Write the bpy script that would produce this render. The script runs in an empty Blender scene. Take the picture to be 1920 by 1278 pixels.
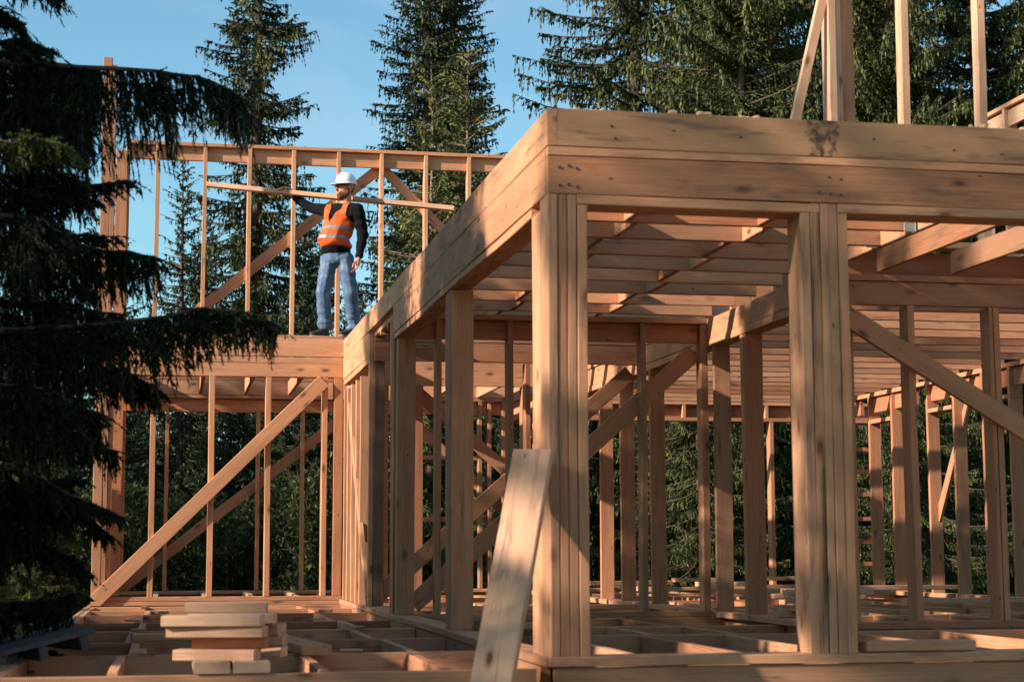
import bpy, bmesh, math, random
import numpy as np
from mathutils import Vector, Matrix, Euler
sc = bpy.context.scene
COL = sc.collection
rad = math.radians
# ------------------------------------------------------------------ camera, sky, sun, exposure
CAM = Vector((-1.831, -8.4, 0.522))
_yaw, _pit, _roll = 0.19314, 0.11948, -0.00342
F = Vector((math.sin(_yaw)*math.cos(_pit), math.cos(_yaw)*math.cos(_pit), math.sin(_pit)))
_r = F.cross(Vector((0, 0, 1))).normalized(); _u = _r.cross(F)
_r, _u = math.cos(_roll)*_r + math.sin(_roll)*_u, -math.sin(_roll)*_r + math.cos(_roll)*_u
camd = bpy.data.cameras.new('camera'); cam = bpy.data.objects.new('camera', camd); COL.objects.link(cam)
M = Matrix((_r, _u, -F)).transposed().to_4x4(); M.translation = CAM
cam.matrix_world = M
camd.sensor_width = 36; camd.lens = 61.07; camd.clip_start = 0.1; camd.clip_end = 2000
camd.dof.use_dof = True; camd.dof.focus_distance = 19.5; camd.dof.aperture_fstop = 3.6
sc.camera = cam
SUN_AZ_VEC = Vector((-0.962, -0.275, 0)).normalized()      # horizontal direction towards the sun
SUN_EL = rad(24)
w = bpy.data.worlds.new('World'); sc.world = w; w.use_nodes = True
nt = w.node_tree; bg = nt.nodes['Background']
sky = nt.nodes.new('ShaderNodeTexSky'); sky.sky_type = 'NISHITA'; sky.sun_disc = False
sky.sun_elevation = SUN_EL
sky.sun_rotation = math.atan2(SUN_AZ_VEC.x, SUN_AZ_VEC.y)
sky.air_density = 1.0; sky.dust_density = 0.8; sky.ozone_density = 1.6
tint = nt.nodes.new('ShaderNodeMix'); tint.data_type = 'RGBA'; tint.blend_type = 'MULTIPLY'; tint.inputs[0].default_value = 1
tint.inputs[7].default_value = (0.80, 1.11, 1.07, 1); nt.links.new(sky.outputs[0], tint.inputs[6]); 
# a trace of thin high cloud, fixed to the sky's own directions
_tc = nt.nodes.new('ShaderNodeTexCoord'); _mp = nt.nodes.new('ShaderNodeMapping'); _mp.inputs['Scale'].default_value = (1.2, 1.2, 5.0); _mp.inputs['Rotation'].default_value = (0.1, 0.25, 0.3)
_nz = nt.nodes.new('ShaderNodeTexNoise'); _nz.inputs['Scale'].default_value = 2.6; _nz.inputs['Detail'].default_value = 6; _nz.inputs['Distortion'].default_value = 0.8
_cr = nt.nodes.new('ShaderNodeValToRGB'); _cr.color_ramp.elements[0].position = 0.46; _cr.color_ramp.elements[1].position = 0.78
_cr.color_ramp.elements[1].color = (0.34, 0.34, 0.34, 1)
_mx = nt.nodes.new('ShaderNodeMix'); _mx.data_type = 'RGBA'; _mx.inputs[7].default_value = (4.4, 4.9, 5.3, 1)
nt.links.new(_tc.outputs['Generated'], _mp.inputs[0]); nt.links.new(_mp.outputs[0], _nz.inputs['Vector']); nt.links.new(_nz.outputs['Fac'], _cr.inputs[0])
nt.links.new(_cr.outputs[0], _mx.inputs[0]); nt.links.new(tint.outputs[2], _mx.inputs[6]); nt.links.new(_mx.outputs[2], bg.inputs[0]); bg.inputs[1].default_value = 0.091
sd = bpy.data.lights.new('sun', 'SUN'); so = bpy.data.objects.new('sun', sd); COL.objects.link(so)
sd.energy = 4.3; sd.angle = rad(0.8); sd.color = (1.0, 0.85, 0.74)
sdir = Vector((SUN_AZ_VEC.x*math.cos(SUN_EL), SUN_AZ_VEC.y*math.cos(SUN_EL), math.sin(SUN_EL)))
so.rotation_euler = sdir.to_track_quat('Z', 'Y').to_euler()
sc.view_settings.view_transform = 'Standard'; sc.view_settings.look = 'None'
sc.view_settings.exposure = 1.02; sc.view_settings.gamma = 1
sc.cycles.max_bounces = 6; sc.cycles.diffuse_bounces = 4; sc.cycles.glossy_bounces = 2
sc.cycles.transmission_bounces = 4; sc.cycles.transparent_max_bounces = 6
sc.cycles.use_denoising = True
sc.cycles.sample_clamp_indirect = 4

R = random.Random(7)
# ------------------------------------------------------------------ materials
def newmat(name):
    m = bpy.data.materials.new(name); m.use_nodes = True
    t = m.node_tree; t.nodes.clear()
    o = t.nodes.new('ShaderNodeOutputMaterial'); p = t.nodes.new('ShaderNodeBsdfPrincipled')
    t.links.new(p.outputs[0], o.inputs[0])
    return m, t, p, o
class NB:
    """tiny node-graph helper"""
    def __init__(s, t): s.t = t
    def n(s, typ, **k):
        nd = s.t.nodes.new(typ)
        for a, v in k.items(): setattr(nd, a, v)
        return nd
    def link(s, a, b): s.t.links.new(a, b)
    def val(s, sock, v):
        if hasattr(v, 'is_linked') or hasattr(v, 'node'): s.link(v, sock)
        else: sock.default_value = v
    def math(s, op, a, b=0.0, c=None, clamp=False):
        nd = s.n('ShaderNodeMath', operation=op, use_clamp=clamp)
        s.val(nd.inputs[0], a); s.val(nd.inputs[1], b)
        if c is not None: s.val(nd.inputs[2], c)
        return nd.outputs[0]
    def noise(s, vec, scale, detail=3, rough=0.55, dist=0.0):
        nd = s.n('ShaderNodeTexNoise'); s.link(vec, nd.inputs['Vector'])
        nd.inputs['Scale'].default_value = scale; nd.inputs['Detail'].default_value = detail
        nd.inputs['Roughness'].default_value = rough; nd.inputs['Distortion'].default_value = dist
        return nd.outputs['Fac']
    def ramp(s, fac, stops):
        nd = s.n('ShaderNodeValToRGB'); s.link(fac, nd.inputs[0]); e = nd.color_ramp.elements
        while len(e) < len(stops): e.new(0.5)
        for el, (p, c) in zip(e, stops):
            el.position = p; el.color = (c[0], c[1], c[2], 1) if hasattr(c, '__len__') else (c, c, c, 1)
        return nd.outputs[0]
    def mix(s, fac, a, b, mode='MIX'):
        nd = s.n('ShaderNodeMix', data_type='RGBA', blend_type=mode)
        s.val(nd.inputs[0], fac)
        for i, v in ((6, a), (7, b)):
            if isinstance(v, tuple): nd.inputs[i].default_value = (*v, 1)
            else: s.link(v, nd.inputs[i])
        return nd.outputs[2]
    def mapping(s, vec, scale):
        nd = s.n('ShaderNodeMapping'); s.link(vec, nd.inputs[0]); nd.inputs['Scale'].default_value = scale
        return nd.outputs[0]

def wood_material(name, light, dark, weather=0.0, patch=None, streak=False):
    m, t, p, o = newmat(name); b = NB(t)
    at = b.n('ShaderNodeAttribute', attribute_name='gv').outputs['Vector']      # x = along the grain
    tone = b.n('ShaderNodeAttribute', attribute_name='tone').outputs['Fac']
    g1 = b.mapping(at, (0.9, 13, 13)); g2 = b.mapping(at, (4, 110, 110)); g3 = b.mapping(at, (2.2, 7, 7))
    n1 = b.noise(g1, 1.0, 4, 0.6, 1.2); n2 = b.noise(g2, 1.0, 2, 0.6); n3 = b.noise(g3, 1.0, 3, 0.6)
    # growth rings: distorted bands across the board
    wv = b.n('ShaderNodeTexWave', wave_type='BANDS', bands_direction='Y', wave_profile='SAW')
    b.link(b.mapping(at, (0.5, 1, 1)), wv.inputs['Vector']); wv.inputs['Scale'].default_value = 14
    wv.inputs['Distortion'].default_value = 5; wv.inputs['Detail'].default_value = 2; wv.inputs['Detail Scale'].default_value = 0.7
    ring = b.math('MULTIPLY', wv.outputs['Fac'], 0.35)
    f = b.math('ADD', b.math('MULTIPLY', n1, 0.95), b.math('MULTIPLY', b.math('SUBTRACT', n2, 0.2), 0.55))
    f = b.math('ADD', f, b.math('MULTIPLY', ring, 0.55))
    f = b.math('SUBTRACT', f, 0.22)
    f = b.math('ADD', f, b.math('MULTIPLY', b.math('SUBTRACT', tone, 0.5), 1.0), clamp=True)
    col = b.ramp(f, [(0.12, light), (0.55, tuple(0.55*l+0.45*d for l, d in zip(light, dark))), (0.95, dark)])
    # every board has its own cast: fresh orange to weathered grey-brown
    orn = b.n('ShaderNodeObjectInfo').outputs['Random']
    col = b.mix(b.math('MULTIPLY', b.math('POWER', orn, 1.6), 0.42), col, (0.36, 0.25, 0.155))
    dk = b.math('ADD', 0.80, b.math('MULTIPLY', b.math('FRACT', b.math('MULTIPLY', orn, 7.31)), 0.26))
    cmb = b.n('ShaderNodeCombineColor'); [b.link(dk, cmb.inputs[i]) for i in range(3)]
    mm_ = b.n('ShaderNodeMix', data_type='RGBA', blend_type='MULTIPLY'); mm_.inputs[0].default_value = 1.0; b.link(col, mm_.inputs[6]); b.link(cmb.outputs[0], mm_.inputs[7]); col = mm_.outputs[2]
    # knots
    vo = b.n('ShaderNodeTexVoronoi', feature='F1'); b.link(b.mapping(at, (2.9, 6.6, 6.6)), vo.inputs['Vector'])
    vo.inputs['Scale'].default_value = 1.0; vo.inputs['Randomness'].default_value = 1
    sc_ = b.n('ShaderNodeSeparateColor'); b.link(vo.outputs['Color'], sc_.inputs[0])
    sel = b.math('GREATER_THAN', sc_.outputs[0], 0.25)
    kd = b.math('ADD', vo.outputs['Distance'], b.math('MULTIPLY', b.math('SUBTRACT', n2, 0.5), 0.07))
    k = b.ramp(kd, [(0.075, 1.0), (0.11, 0.55), (0.22, 0.0)])
    k = b.math('MULTIPLY', k, sel)
    col = b.mix(b.math('MULTIPLY', k, 0.9), col, (0.12, 0.042, 0.018))
    # broad blotches, sawing bands across the board
    blot = b.ramp(n3, [(0.35, 0.0), (0.72, 1.0)])
    col = b.mix(b.math('MULTIPLY', blot, 0.35 + 0.2*weather), col, (0.27, 0.16, 0.085), 'MULTIPLY' if False else 'MIX')
    sw = b.n('ShaderNodeTexWave', wave_type='BANDS', bands_direction='X'); b.link(at, sw.inputs['Vector'])
    sw.inputs['Scale'].default_value = 26; sw.inputs['Distortion'].default_value = 1.4; sw.inputs['Detail'].default_value = 2
    saw = b.math('MULTIPLY', sw.outputs['Fac'], b.ramp(b.noise(b.mapping(at, (0.7, 3, 3)), 1, 2), [(0.42, 0.0), (0.65, 1.0)]))
    col = b.mix(b.math('MULTIPLY', saw, 0.42), col, (0.20, 0.11, 0.06))
    # blue-grey stain and dirt marks, streaks
    st = b.ramp(b.noise(b.mapping(at, (1.6, 16, 16)), 1.0, 4, 0.7), [(0.58 - 0.04*weather, 0.0), (0.72, 1.0)])
    col = b.mix(b.math('MULTIPLY', st, 0.66), col, (0.075, 0.06, 0.05))
    # drying checks: thin dark lines along the grain
    ck = b.noise(b.mapping(at, (0.8, 75, 75)), 1.0, 3, 0.55)
    ck = b.math('MULTIPLY', b.ramp(ck, [(0.655, 0.0), (0.68, 1.0)]), b.ramp(b.noise(b.mapping(at, (0.6, 5, 5)), 1, 2), [(0.5, 0.0), (0.62, 1.0)]))
    col = b.mix(b.math('MULTIPLY', ck, 0.75), col, (0.07, 0.035, 0.02))
    # rusty nail holes
    v2 = b.n('ShaderNodeTexVoronoi', feature='F1'); b.link(b.mapping(at, (5, 14, 14)), v2.inputs['Vector'])
    v2.inputs['Scale'].default_value = 1.0
    s2 = b.n('ShaderNodeSeparateColor'); b.link(v2.outputs['Color'], s2.inputs[0])
    nh = b.math('MULTIPLY', b.math('LESS_THAN', v2.outputs['Distance'], 0.075), b.math('GREATER_THAN', s2.outputs[1], 0.68))
    col = b.mix(b.math('MULTIPLY', nh, 0.85), col, (0.04, 0.035, 0.035))
    if patch:       # dirt patch with its own place on the board (object coordinates)
        oc = b.n('ShaderNodeTexCoord').outputs['Object']; sx = b.n('ShaderNodeSeparateXYZ'); b.link(oc, sx.inputs[0])
        d_ = b.math('ABSOLUTE', b.math('SUBTRACT', sx.outputs[0], patch[0]))
        d_ = b.math('ADD', d_, b.math('MULTIPLY', b.math('SUBTRACT', b.noise(oc, 9, 5, .75), .5), .30))
        mk = b.math('MULTIPLY', b.math('LESS_THAN', d_, patch[1]), b.ramp(b.noise(oc, 22, 4, .75), [(.42, .0), (.60, 1.0)]))
        col = b.mix(b.math('MULTIPLY', mk, .85), col, (0.022, 0.018, 0.016))
    if streak:
        s3 = b.ramp(b.noise(b.mapping(at, (0.9, 20, 20)), 1.0, 4, 0.6), [(0.46, 0.0), (0.56, 1.0)])
        col = b.mix(b.math('MULTIPLY', s3, .8), col, (0.03, 0.026, 0.026))
    b.link(col, p.inputs['Base Color'])
    p.inputs['Roughness'].default_value = 0.72; p.inputs['Specular IOR Level'].default_value = 0.25
    bump = b.n('ShaderNodeBump'); bump.inputs['Strength'].default_value = 0.5; bump.inputs['Distance'].default_value = 0.003
    h = b.math('ADD', b.math('ADD', n2, b.math('MULTIPLY', sw.outputs['Fac'], 0.25)), b.math('MULTIPLY', k, -0.5))
    b.link(h, bump.inputs['Height']); b.link(bump.outputs[0], p.inputs['Normal'])
    return m
PINE = wood_material('pine_timber', (0.76, 0.375, 0.195), (0.43, 0.142, 0.058))
AGED = wood_material('weathered_timber', (0.77, 0.375, 0.195), (0.44, 0.168, 0.074), 1.0)
RIMW = wood_material('rim_timber', (0.80, 0.39, 0.178), (0.52, 0.205, 0.082), .6, patch=(1.46-3.22, .075))
STREAK = wood_material('stained_timber', (0.74, 0.36, 0.165), (0.42, 0.165, 0.07), 1.0, streak=True)
DARKW = wood_material('dark_plank', (0.26, 0.14, 0.075), (0.16, 0.07, 0.035), 1.0)
FRESH = wood_material('fresh_cut_timber', (0.82, 0.50, 0.32), (0.56, 0.26, 0.125))

def plain(name, color, rough=0.7, metal=0.0, noise=0.0, nscale=30, spec=0.4):
    m, t, p, o = newmat(name); b = NB(t)
    if noise:
        tc = b.n('ShaderNodeTexCoord').outputs['Object']
        f = b.noise(tc, nscale, 4, 0.6)
        lo = tuple(c*(1-noise) for c in color); hi = tuple(min(1, c*(1+noise)) for c in color)
        b.link(b.ramp(f, [(0.3, lo), (0.7, hi)]), p.inputs['Base Color'])
        bump = b.n('ShaderNodeBump'); bump.inputs['Strength'].default_value = 0.4; bump.inputs['Distance'].default_value = 0.01
        b.link(f, bump.inputs['Height']); b.link(bump.outputs[0], p.inputs['Normal'])
    else: p.inputs['Base Color'].default_value = (*color, 1)
    p.inputs['Roughness'].default_value = rough; p.inputs['Metallic'].default_value = metal
    p.inputs['Specular IOR Level'].default_value = spec
    return m

NAIL = plain('blued_nail', (.045, .06, .08), .5, .4)
# ------------------------------------------------------------------ object helpers
WL = {}     # world location of every object made
def tag(o, label=None, cat=None, group=None, kind=None):
    if label: o['label'] = label
    if cat: o['category'] = cat
    if group: o['group'] = group
    if kind: o['kind'] = kind
    return o
def empty(name, loc, rz=0.0):
    o = bpy.data.objects.new(name, None); o.empty_display_size = 0.2; COL.objects.link(o)
    o.location = loc; o.rotation_euler = (0, 0, rz); WL[o.name] = Vector(loc)
    return o
def link(name, me, mat, parent=None, loc=(0, 0, 0)):
    """mesh object whose data is relative to loc (world); parents carry no rotation"""
    o = bpy.data.objects.new(name, me); COL.objects.link(o)
    if mat:
        for mm in (mat if isinstance(mat, (list, tuple)) else [mat]): me.materials.append(mm)
    loc = Vector(loc); WL[o.name] = loc
    if parent: o.parent = parent; o.location = loc - WL[parent.name]
    else: o.location = loc
    return o

class Boards:
    """collects chamfered, slightly wavy boards into one mesh"""
    def __init__(s): s.v = []; s.f = []; s.g = []; s.t = []
    def add(s, a, b, wdir, w, t, tone=None, bow=0.0025, ch=0.004, jit=True):
        a = Vector(a); b = Vector(b); d = b - a; L = d.length; d.normalize()
        wd = Vector(wdir); wd = (wd - d*wd.dot(d)).normalized(); td = d.cross(wd)
        if jit: w += R.uniform(-.0022, .0022); t += R.uniform(-.0018, .0018)
        n = max(1, min(16, int(L/0.45)))
        hw, ht = w/2, t/2; c = ch
        sec = [(-hw+c, -ht), (hw-c, -ht), (hw, -ht+c), (hw, ht-c), (hw-c, ht), (-hw+c, ht), (-hw, ht-c), (-hw, -ht+c)]
        if tone is None: tone = min(1, max(0, R.gauss(0.5, 0.2)))
        off = Vector((R.uniform(0, 60), R.uniform(0, 60), R.uniform(0, 60)))
        p1, p2 = R.uniform(0, 6), R.uniform(0, 6); ja = R.uniform(-.0015, .0015) if jit else 0
        base = len(s.v)
        for i in range(n+1):
            u = i/n; x = u*L
            ow = bow*math.sin(p1 + x*1.7) + ja; ot = bow*math.sin(p2 + x*1.3) + ja
            for (sw, st) in sec:
                if n > 1:
                    sw2 = sw + R.uniform(-.0012, .0012); st2 = st + R.uniform(-.0010, .0010)
                else: sw2, st2 = sw, st
                s.v.append(a + d*x + wd*(sw2+ow) + td*(st2+ot))
                s.g.append((x+off.x, sw+off.y, st+off.z)); s.t.append(tone)
        for i in range(n):
            for k in range(8):
                k2 = (k+1) % 8
                s.f.append((base+i*8+k, base+i*8+k2, base+(i+1)*8+k2, base+(i+1)*8+k))
        s.f.append(tuple(base+k for k in range(7, -1, -1)))
        s.f.append(tuple(base+n*8+k for k in range(8)))
        return s
    def box(s, x0, x1, y0, y1, z0, z1, g='x', **k):
        cx, cy, cz = (x0+x1)/2, (y0+y1)/2, (z0+z1)/2
        if g == 'x': return s.add((x0, cy, cz), (x1, cy, cz), (0, 0, 1), z1-z0, y1-y0, **k)
        if g == 'y': return s.add((cx, y0, cz), (cx, y1, cz), (0, 0, 1), z1-z0, x1-x0, **k)
        return s.add((cx, cy, z0), (cx, cy, z1), (1, 0, 0), x1-x0, y1-y0, **k)
    def build(s, name, mat=None, parent=None, origin=None):
        mat = mat or PINE
        if origin is None:
            n = len(s.v); origin = sum(s.v, Vector())/n
        origin = Vector(origin)
        me = bpy.data.meshes.new(name)
        me.from_pydata([v - origin for v in s.v], [], s.f)
        ga = me.attributes.new('gv', 'FLOAT_VECTOR', 'POINT'); ga.data.foreach_set('vector', np.array(s.g, dtype=np.float32).ravel())
        ta = me.attributes.new('tone', 'FLOAT', 'POINT'); ta.data.foreach_set('value', np.array(s.t, dtype=np.float32))
        me.update()
        return link(name, me, mat, parent, origin)
def B(name, parent, x0, x1, y0, y1, z0, z1, g='x', mat=None, label=None, **k):
    o = Boards().box(x0, x1, y0, y1, z0, z1, g, **k).build(name, mat, parent)
    if label: o['label'] = label
    return o
def brace(name, parent, a, b, wdir, w=0.15, t=0.045, mat=None, **k):
    return Boards().add(a, b, wdir, w, t, **k).build(name, mat, parent)

# ------------------------------------------------------------------ the house
house = empty('timber_frame_house', (0, 0, -0.8))
tag(house, 'unfinished two storey timber frame house of bare pine posts, studs, beams and joists', 'house frame')
def frame(name, boards, label=None, mat=None):
    o = boards.build(name, mat, house)
    if label: o['label'] = label
    return o

# ---- floor frame: rims, joists, blocking
fb = Boards()
fb.box(-2.7, -0.05, 0.10, 0.15, -.26, -.06, 'x')
fb.box(-2.70, -2.65, 0.155, 10.6, -.26, -.06, 'y'); fb.box(-2.645, -2.595, 0.155, 10.6, -.26, -.065, 'y')
fb.box(0.02, 6.5, 0.0, 0.05, -.26, -.053, 'x')
fb.box(-0.02, 0.03, 0.16, 10.6, -.26, -.053, 'y'); fb.box(0.10, 0.15, 0.16, 15.3, -.26, -.055, 'y')
fb.box(-2.7, 8.2, 15.38, 15.43, -.26, -.055, 'x')
fb.box(-2.70, -2.65, 10.65, 15.35, -.26, -.06, 'y')
fb.box(2.80, 2.85, 0.06, 15.3, -.26, -.055, 'y'); fb.box(7.1, 7.15, 0.06, 15.3, -.26, -.055, 'y')
floor = frame('floor_frame', fb, 'open floor frame of joists and blocking')
for i, y in enumerate((1.68, 3.18, 4.66, 6.22, 8.02, 9.4)):
    B('floor_joist', floor, -2.59, -0.025, y, y+.05, -.26, -.058-.004*(i % 2), 'x')
B('floor_joist', floor, -2.64, -0.02, 10.53, 10.58, -.26, -.062, 'x')
TY = [0.15, 1.68, 3.18, 4.66, 6.22, 8.02, 9.4, 10.53]
for i in range(7):
    for x in (-2.07, -1.06, -0.47):
        xx = x + (0.035 if i % 2 else -0.02)
        B('floor_blocking', floor, xx-.025, xx+.025, TY[i]+.052, TY[i+1]-.002, -.25, -.056-.003*(i % 3), 'y')
for y in (3.1, 4.42, 5.9, 7.2, 8.6, 10.5, 12.2, 13.7):
    B('floor_joist', floor, .155, 2.795, y, y+.05, -.26, -.052, 'x')
    B('floor_joist', floor, 2.855, 7.095, y, y+.05, -.26, -.048, 'x')
IY = [0.05, 3.1, 4.42, 5.9, 7.2, 8.6, 10.5, 12.2, 13.7, 15.38]
for i in range(9):
    for x in (.75, 1.35, 1.95):
        xx = x + (.06 if i % 2 else -.04)
        B('floor_blocking', floor, xx-.025, xx+.025, IY[i]+.052, IY[i+1]-.002, -.25, -.055, 'y')
    for x in (3.5, 4.2, 4.9, 5.6, 6.3):
        xx = x + (.06 if i % 2 else -.04)
        B('floor_blocking', floor, xx-.025, xx+.025, IY[i]+.052, IY[i+1]-.002, -.25, -.045, 'y')
for y in (12.1, 13.6):
    B('floor_joist', floor, -2.645, .095, y, y+.05, -.26, -.05, 'x')
for i, (y0, y1) in enumerate(((10.65, 12.1), (12.15, 13.6), (13.65, 15.38))):
    for x in (-2.0, -1.4, -.85, -.3):
        B('floor_blocking', floor, x-.03, x+.03, y0+.002, y1-.002, -.22, -.035+.01*i, 'y', mat=FRESH)

# ---- front wall (faces the camera)
pb = Boards()
pb.box(-0.005, 6.5, -0.012, 0.2, -.05, 0.0, 'x')
front = frame('front_wall', pb, 'front wall of heavy laminated posts under a deep built-up beam', AGED)
# corner post: boards side by side
for x0, x1, top, tn in ((0, .048, 2.30, .35), (.05, .098, 2.30, .75), (.10, .146, 2.30, .45), (.148, .2, 2.25, .25)):
    B('post_board', front, x0, x1, 0.0, .2, 0, top, 'z', mat=STREAK if tn == .7 else AGED, tone=tn)
B('post_board', front, .0, .05, .202, .42, 0, 2.255, 'z', mat=PINE, tone=.2)
for x0, x1, top, tn in ((1.335, 1.388, 2.25, .2), (1.39, 1.437, 2.30, .7), (1.439, 1.486, 2.30, .45), (1.488, 1.537, 2.30, .4), (1.539, 1.592, 2.25, .3)):
    B('post_board', front, x0, x1, 0.0, .2, 0, top, 'z', mat=STREAK if tn == .7 else AGED, tone=tn)
for x0, x1, top in ((2.98, 3.03, 2.25), (3.032, 3.08, 2.3), (3.082, 3.13, 2.25), (4.5, 4.55, 2.25)):
    B('post_board', front, x0, x1, 0.0, .2, 0, top, 'z', mat=AGED)
B('header_plate', front, .149, 1.437, -.003, .2, 2.252, 2.30, 'x', mat=AGED, tone=.3)
B('header_plate', front, 1.539, 3.03, -.002, .2, 2.252, 2.30, 'x', mat=AGED, tone=.35)
B('header_plate', front, 3.085, 6.4, -.002, .2, 2.252, 2.30, 'x', mat=AGED)
B('beam_board', front, .0, 6.4, -.002, .05, 2.304, 2.498, 'x', mat=AGED, tone=.72)
B('beam_board', front, .0, 6.4, -.004, .05, 2.500, 2.546, 'x', mat=AGED, tone=.25)
B('beam_board', front, .047, 6.4, -.003, .05, 2.549, 2.742, 'x', mat=RIMW, tone=.15)
B('beam_board', front, .06, 6.4, .052, .1, 2.304, 2.5, 'x', mat=PINE)

for (nx, nz) in ((.06, 2.345), (.06, 2.44), (.105, 2.35), (.105, 2.445), (.15, 2.34), (.15, 2.435), (1.50, 2.35), (1.50, 2.44), (1.56, 2.345), (1.56, 2.43), (1.44, 2.36), (3.0, 2.36), (3.06, 2.44), (.33, 2.66), (.35, 2.6), (1.02, 2.63), (1.75, 2.65), (2.2, 2.61)):
    nm_ = Boards().add((nx, -.0065, nz), (nx, -.002, nz), (0, 0, 1), .013, .013, ch=.0035, jit=False, tone=.5).build('nail_head', NAIL, front)
# ---- side wall (runs away from the corner)
sb = Boards()
sb.box(-.03, .15, .0, 10.59, -.048, -.002, 'y')
side = frame('side_wall', sb, 'side wall running back from the front corner under a long beam', AGED)
def slope(y): return 0.0075*y
def yb(name, x0, x1, y0, y1, z0, z1, **k):
    bo = Boards(); cx = (x0+x1)/2; zc = (z0+z1)/2
    tone = k.get('tone'); bo.add((cx, y0, zc+slope(y0)), (cx, y1, zc+slope(y1)), (0, 0, 1), z1-z0, x1-x0, tone=tone)
    return bo.build(name, k.get('mat', AGED), side)
yb('beam_board', -.004, .046, -.003, 5.2, 2.549, 2.740, tone=.25)
yb('beam_board', -.003, .046, 5.205, 10.6, 2.549, 2.742, tone=.3)
yb('beam_board', -.005, .047, .052, 6.2, 2.306, 2.546, tone=.35)
yb('beam_board', .06, .11, .052, 6.2, 2.306, 2.5, tone=.5)
yb('header_plate', 0, .15, .42, 6.2, 2.256, 2.304, tone=.3)
yb('beam_board', -.003, .047, 8.15, 10.59, 2.30, 2.546, tone=.2)
yb('header_plate', 0, .15, 8.15, 10.59, 2.24, 2.298, tone=.3)
yb('header_plate', .05, .15, 6.2, 8.1, 2.49, 2.54, tone=.3)
for y0, y1 in ((3.1, 3.148), (3.15, 3.198)): B('post_board', side, 0, .152, y0, y1, 0, 2.27, 'z', mat=AGED, tone=.5)
B('post_board', side, .004, .05, 3.2, 3.37, 0, 2.27, 'z', mat=AGED)
for y0, y1 in ((5.93, 5.985), (5.99, 6.04)): B('post_board', side, 0, .15, y0, y1, 0, 2.28, 'z', mat=AGED, tone=.4)
for y0, y1 in ((6.2, 6.25), (6.26, 6.31), (6.36, 6.41)): B('post_board', side, -.003, .05, y0, y1, -.01, 2.5, 'z', mat=AGED)
B('post_board', side, 0, .045, 8.1, 8.15, 0, 2.58, 'z', mat=PINE, tone=.1)
B('post_board', side, .05, .15, 8.1, 8.14, 0, 2.31, 'z', mat=DARKW, label='dark brown board closing the end of the wall')
for y in (8.86, 9.28, 9.71, 10.16, 10.5): B('stud', side, 0, .15, y, y+.048, 0, 2.25, 'z', tone=.3)
brace('brace', side, (.02, 8.2, .03), (.02, 10.1, 2.05), (0, 0, 1), .1, .04, tone=.2)
# ---- room wall at Y = 6
rb = Boards(); rb.box(.155, 2.87, 6.0, 6.15, -.052, -.004, 'x')
w6 = frame('inner_wall', rb, 'inner stud wall with a diagonal brace behind the front room')
B('top_plate', w6, .155, 2.72, 5.99, 6.15, 2.462, 2.51, 'x')
B('header', w6, .155, 2.64, 6.05, 6.10, 2.30, 2.458, 'x', tone=.6)
B('header', w6, -.05+.2, 2.7, 6.0, 6.05, -.26, -.055, 'x', tone=.6)
for x in (.33, .95, 2.115): B('stud', w6, x, x+.05, 6.0, 6.15, 0, 2.46, 'z', tone=.5)
B('stud', w6, 2.655, 2.715, 6.0, 6.15, 0, 2.46, 'z', tone=.55)
brace('brace', w6, (.16, 6.12, .07), (2.63, 6.12, 2.22), (0, 0, 1), .15, .045, tone=.5)
# ---- wall at Y = 8.05
rb = Boards(); rb.box(.155, 2.72, 8.05, 8.2, -.052, -.004, 'x')
w8 = frame('inner_wall', rb, 'second inner wall with a long diagonal brace')
B('header', w8, .05, 2.715, 8.05, 8.1, 2.32, 2.505, 'x', tone=.75); B('header', w8, .05, 2.715, 8.048, 8.15, 2.507, 2.555, 'x', tone=.5)
for x in (1.52, ): B('stud', w8, x, x+.05, 8.05, 8.2, 0, 2.32, 'z')
brace('brace', w8, (.03, 8.17, .03), (2.6, 8.17, 2.25), (0, 0, 1), .15, .045, tone=.55)
# ---- long inner wall along X = 2.72
lb = Boards(); lb.box(2.72, 2.87, 3.4, 15.3, -.05, 0.0, 'y')
w27 = frame('inner_wall', lb, 'long inner wall of wide posts running to the back')
B('header', w27, 2.718, 2.766, 3.4, 15.25, 2.328, 2.508, 'y', tone=.3); B('header_plate', w27, 2.715, 2.87, 3.4, 15.25, 2.262, 2.324, 'y', tone=.35)
B('beam_board', w27, 2.70, 2.75, 6.16, 15.25, 2.512, 2.705, 'y', tone=.1)
for y in (5.84, 5.0, 3.93, 3.42, 7.88, 9.03, 9.92, 12.2, 13.5): B('post_board', w27, 2.722, 2.868, y, y+.05, 0, 2.26, 'z', tone=.6)
B('post_board', w27, 2.72, 2.77, 5.06, 5.13, 0, 2.26, 'z', mat=AGED)
# ---- right room wall at Y = 3.4
qb = Boards(); qb.box(2.875, 6.95, 3.4, 3.55, -.05, 0.0, 'x');
w34 = frame('inner_wall', qb, 'stud wall with a brace sloping down to the right')
B('top_plate', w34, 2.875, 6.95, 3.395, 3.55, 2.458, 2.505, 'x')
B('header', w34, 2.875, 6.9, 3.4, 3.45, 2.285, 2.455, 'x', tone=.65)
B('header', w34, 2.875, 6.9, 3.405, 3.45, -.26, -.053, 'x', mat=DARKW)
for x0, x1, t_ in ((2.93, 3.0, .55), (3.425, 3.478, .35), (4.065, 4.098, .5), (4.103, 4.15, .3), (4.7, 4.75, .5)):
    B('stud', w34, x0, x1, 3.4, 3.55, 0, 2.285, 'z', tone=t_)
brace('brace', w34, (2.9, 3.375, 2.22), (5.9, 3.375, .42), (0, 0, 1), .15, .045, tone=.5)
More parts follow.
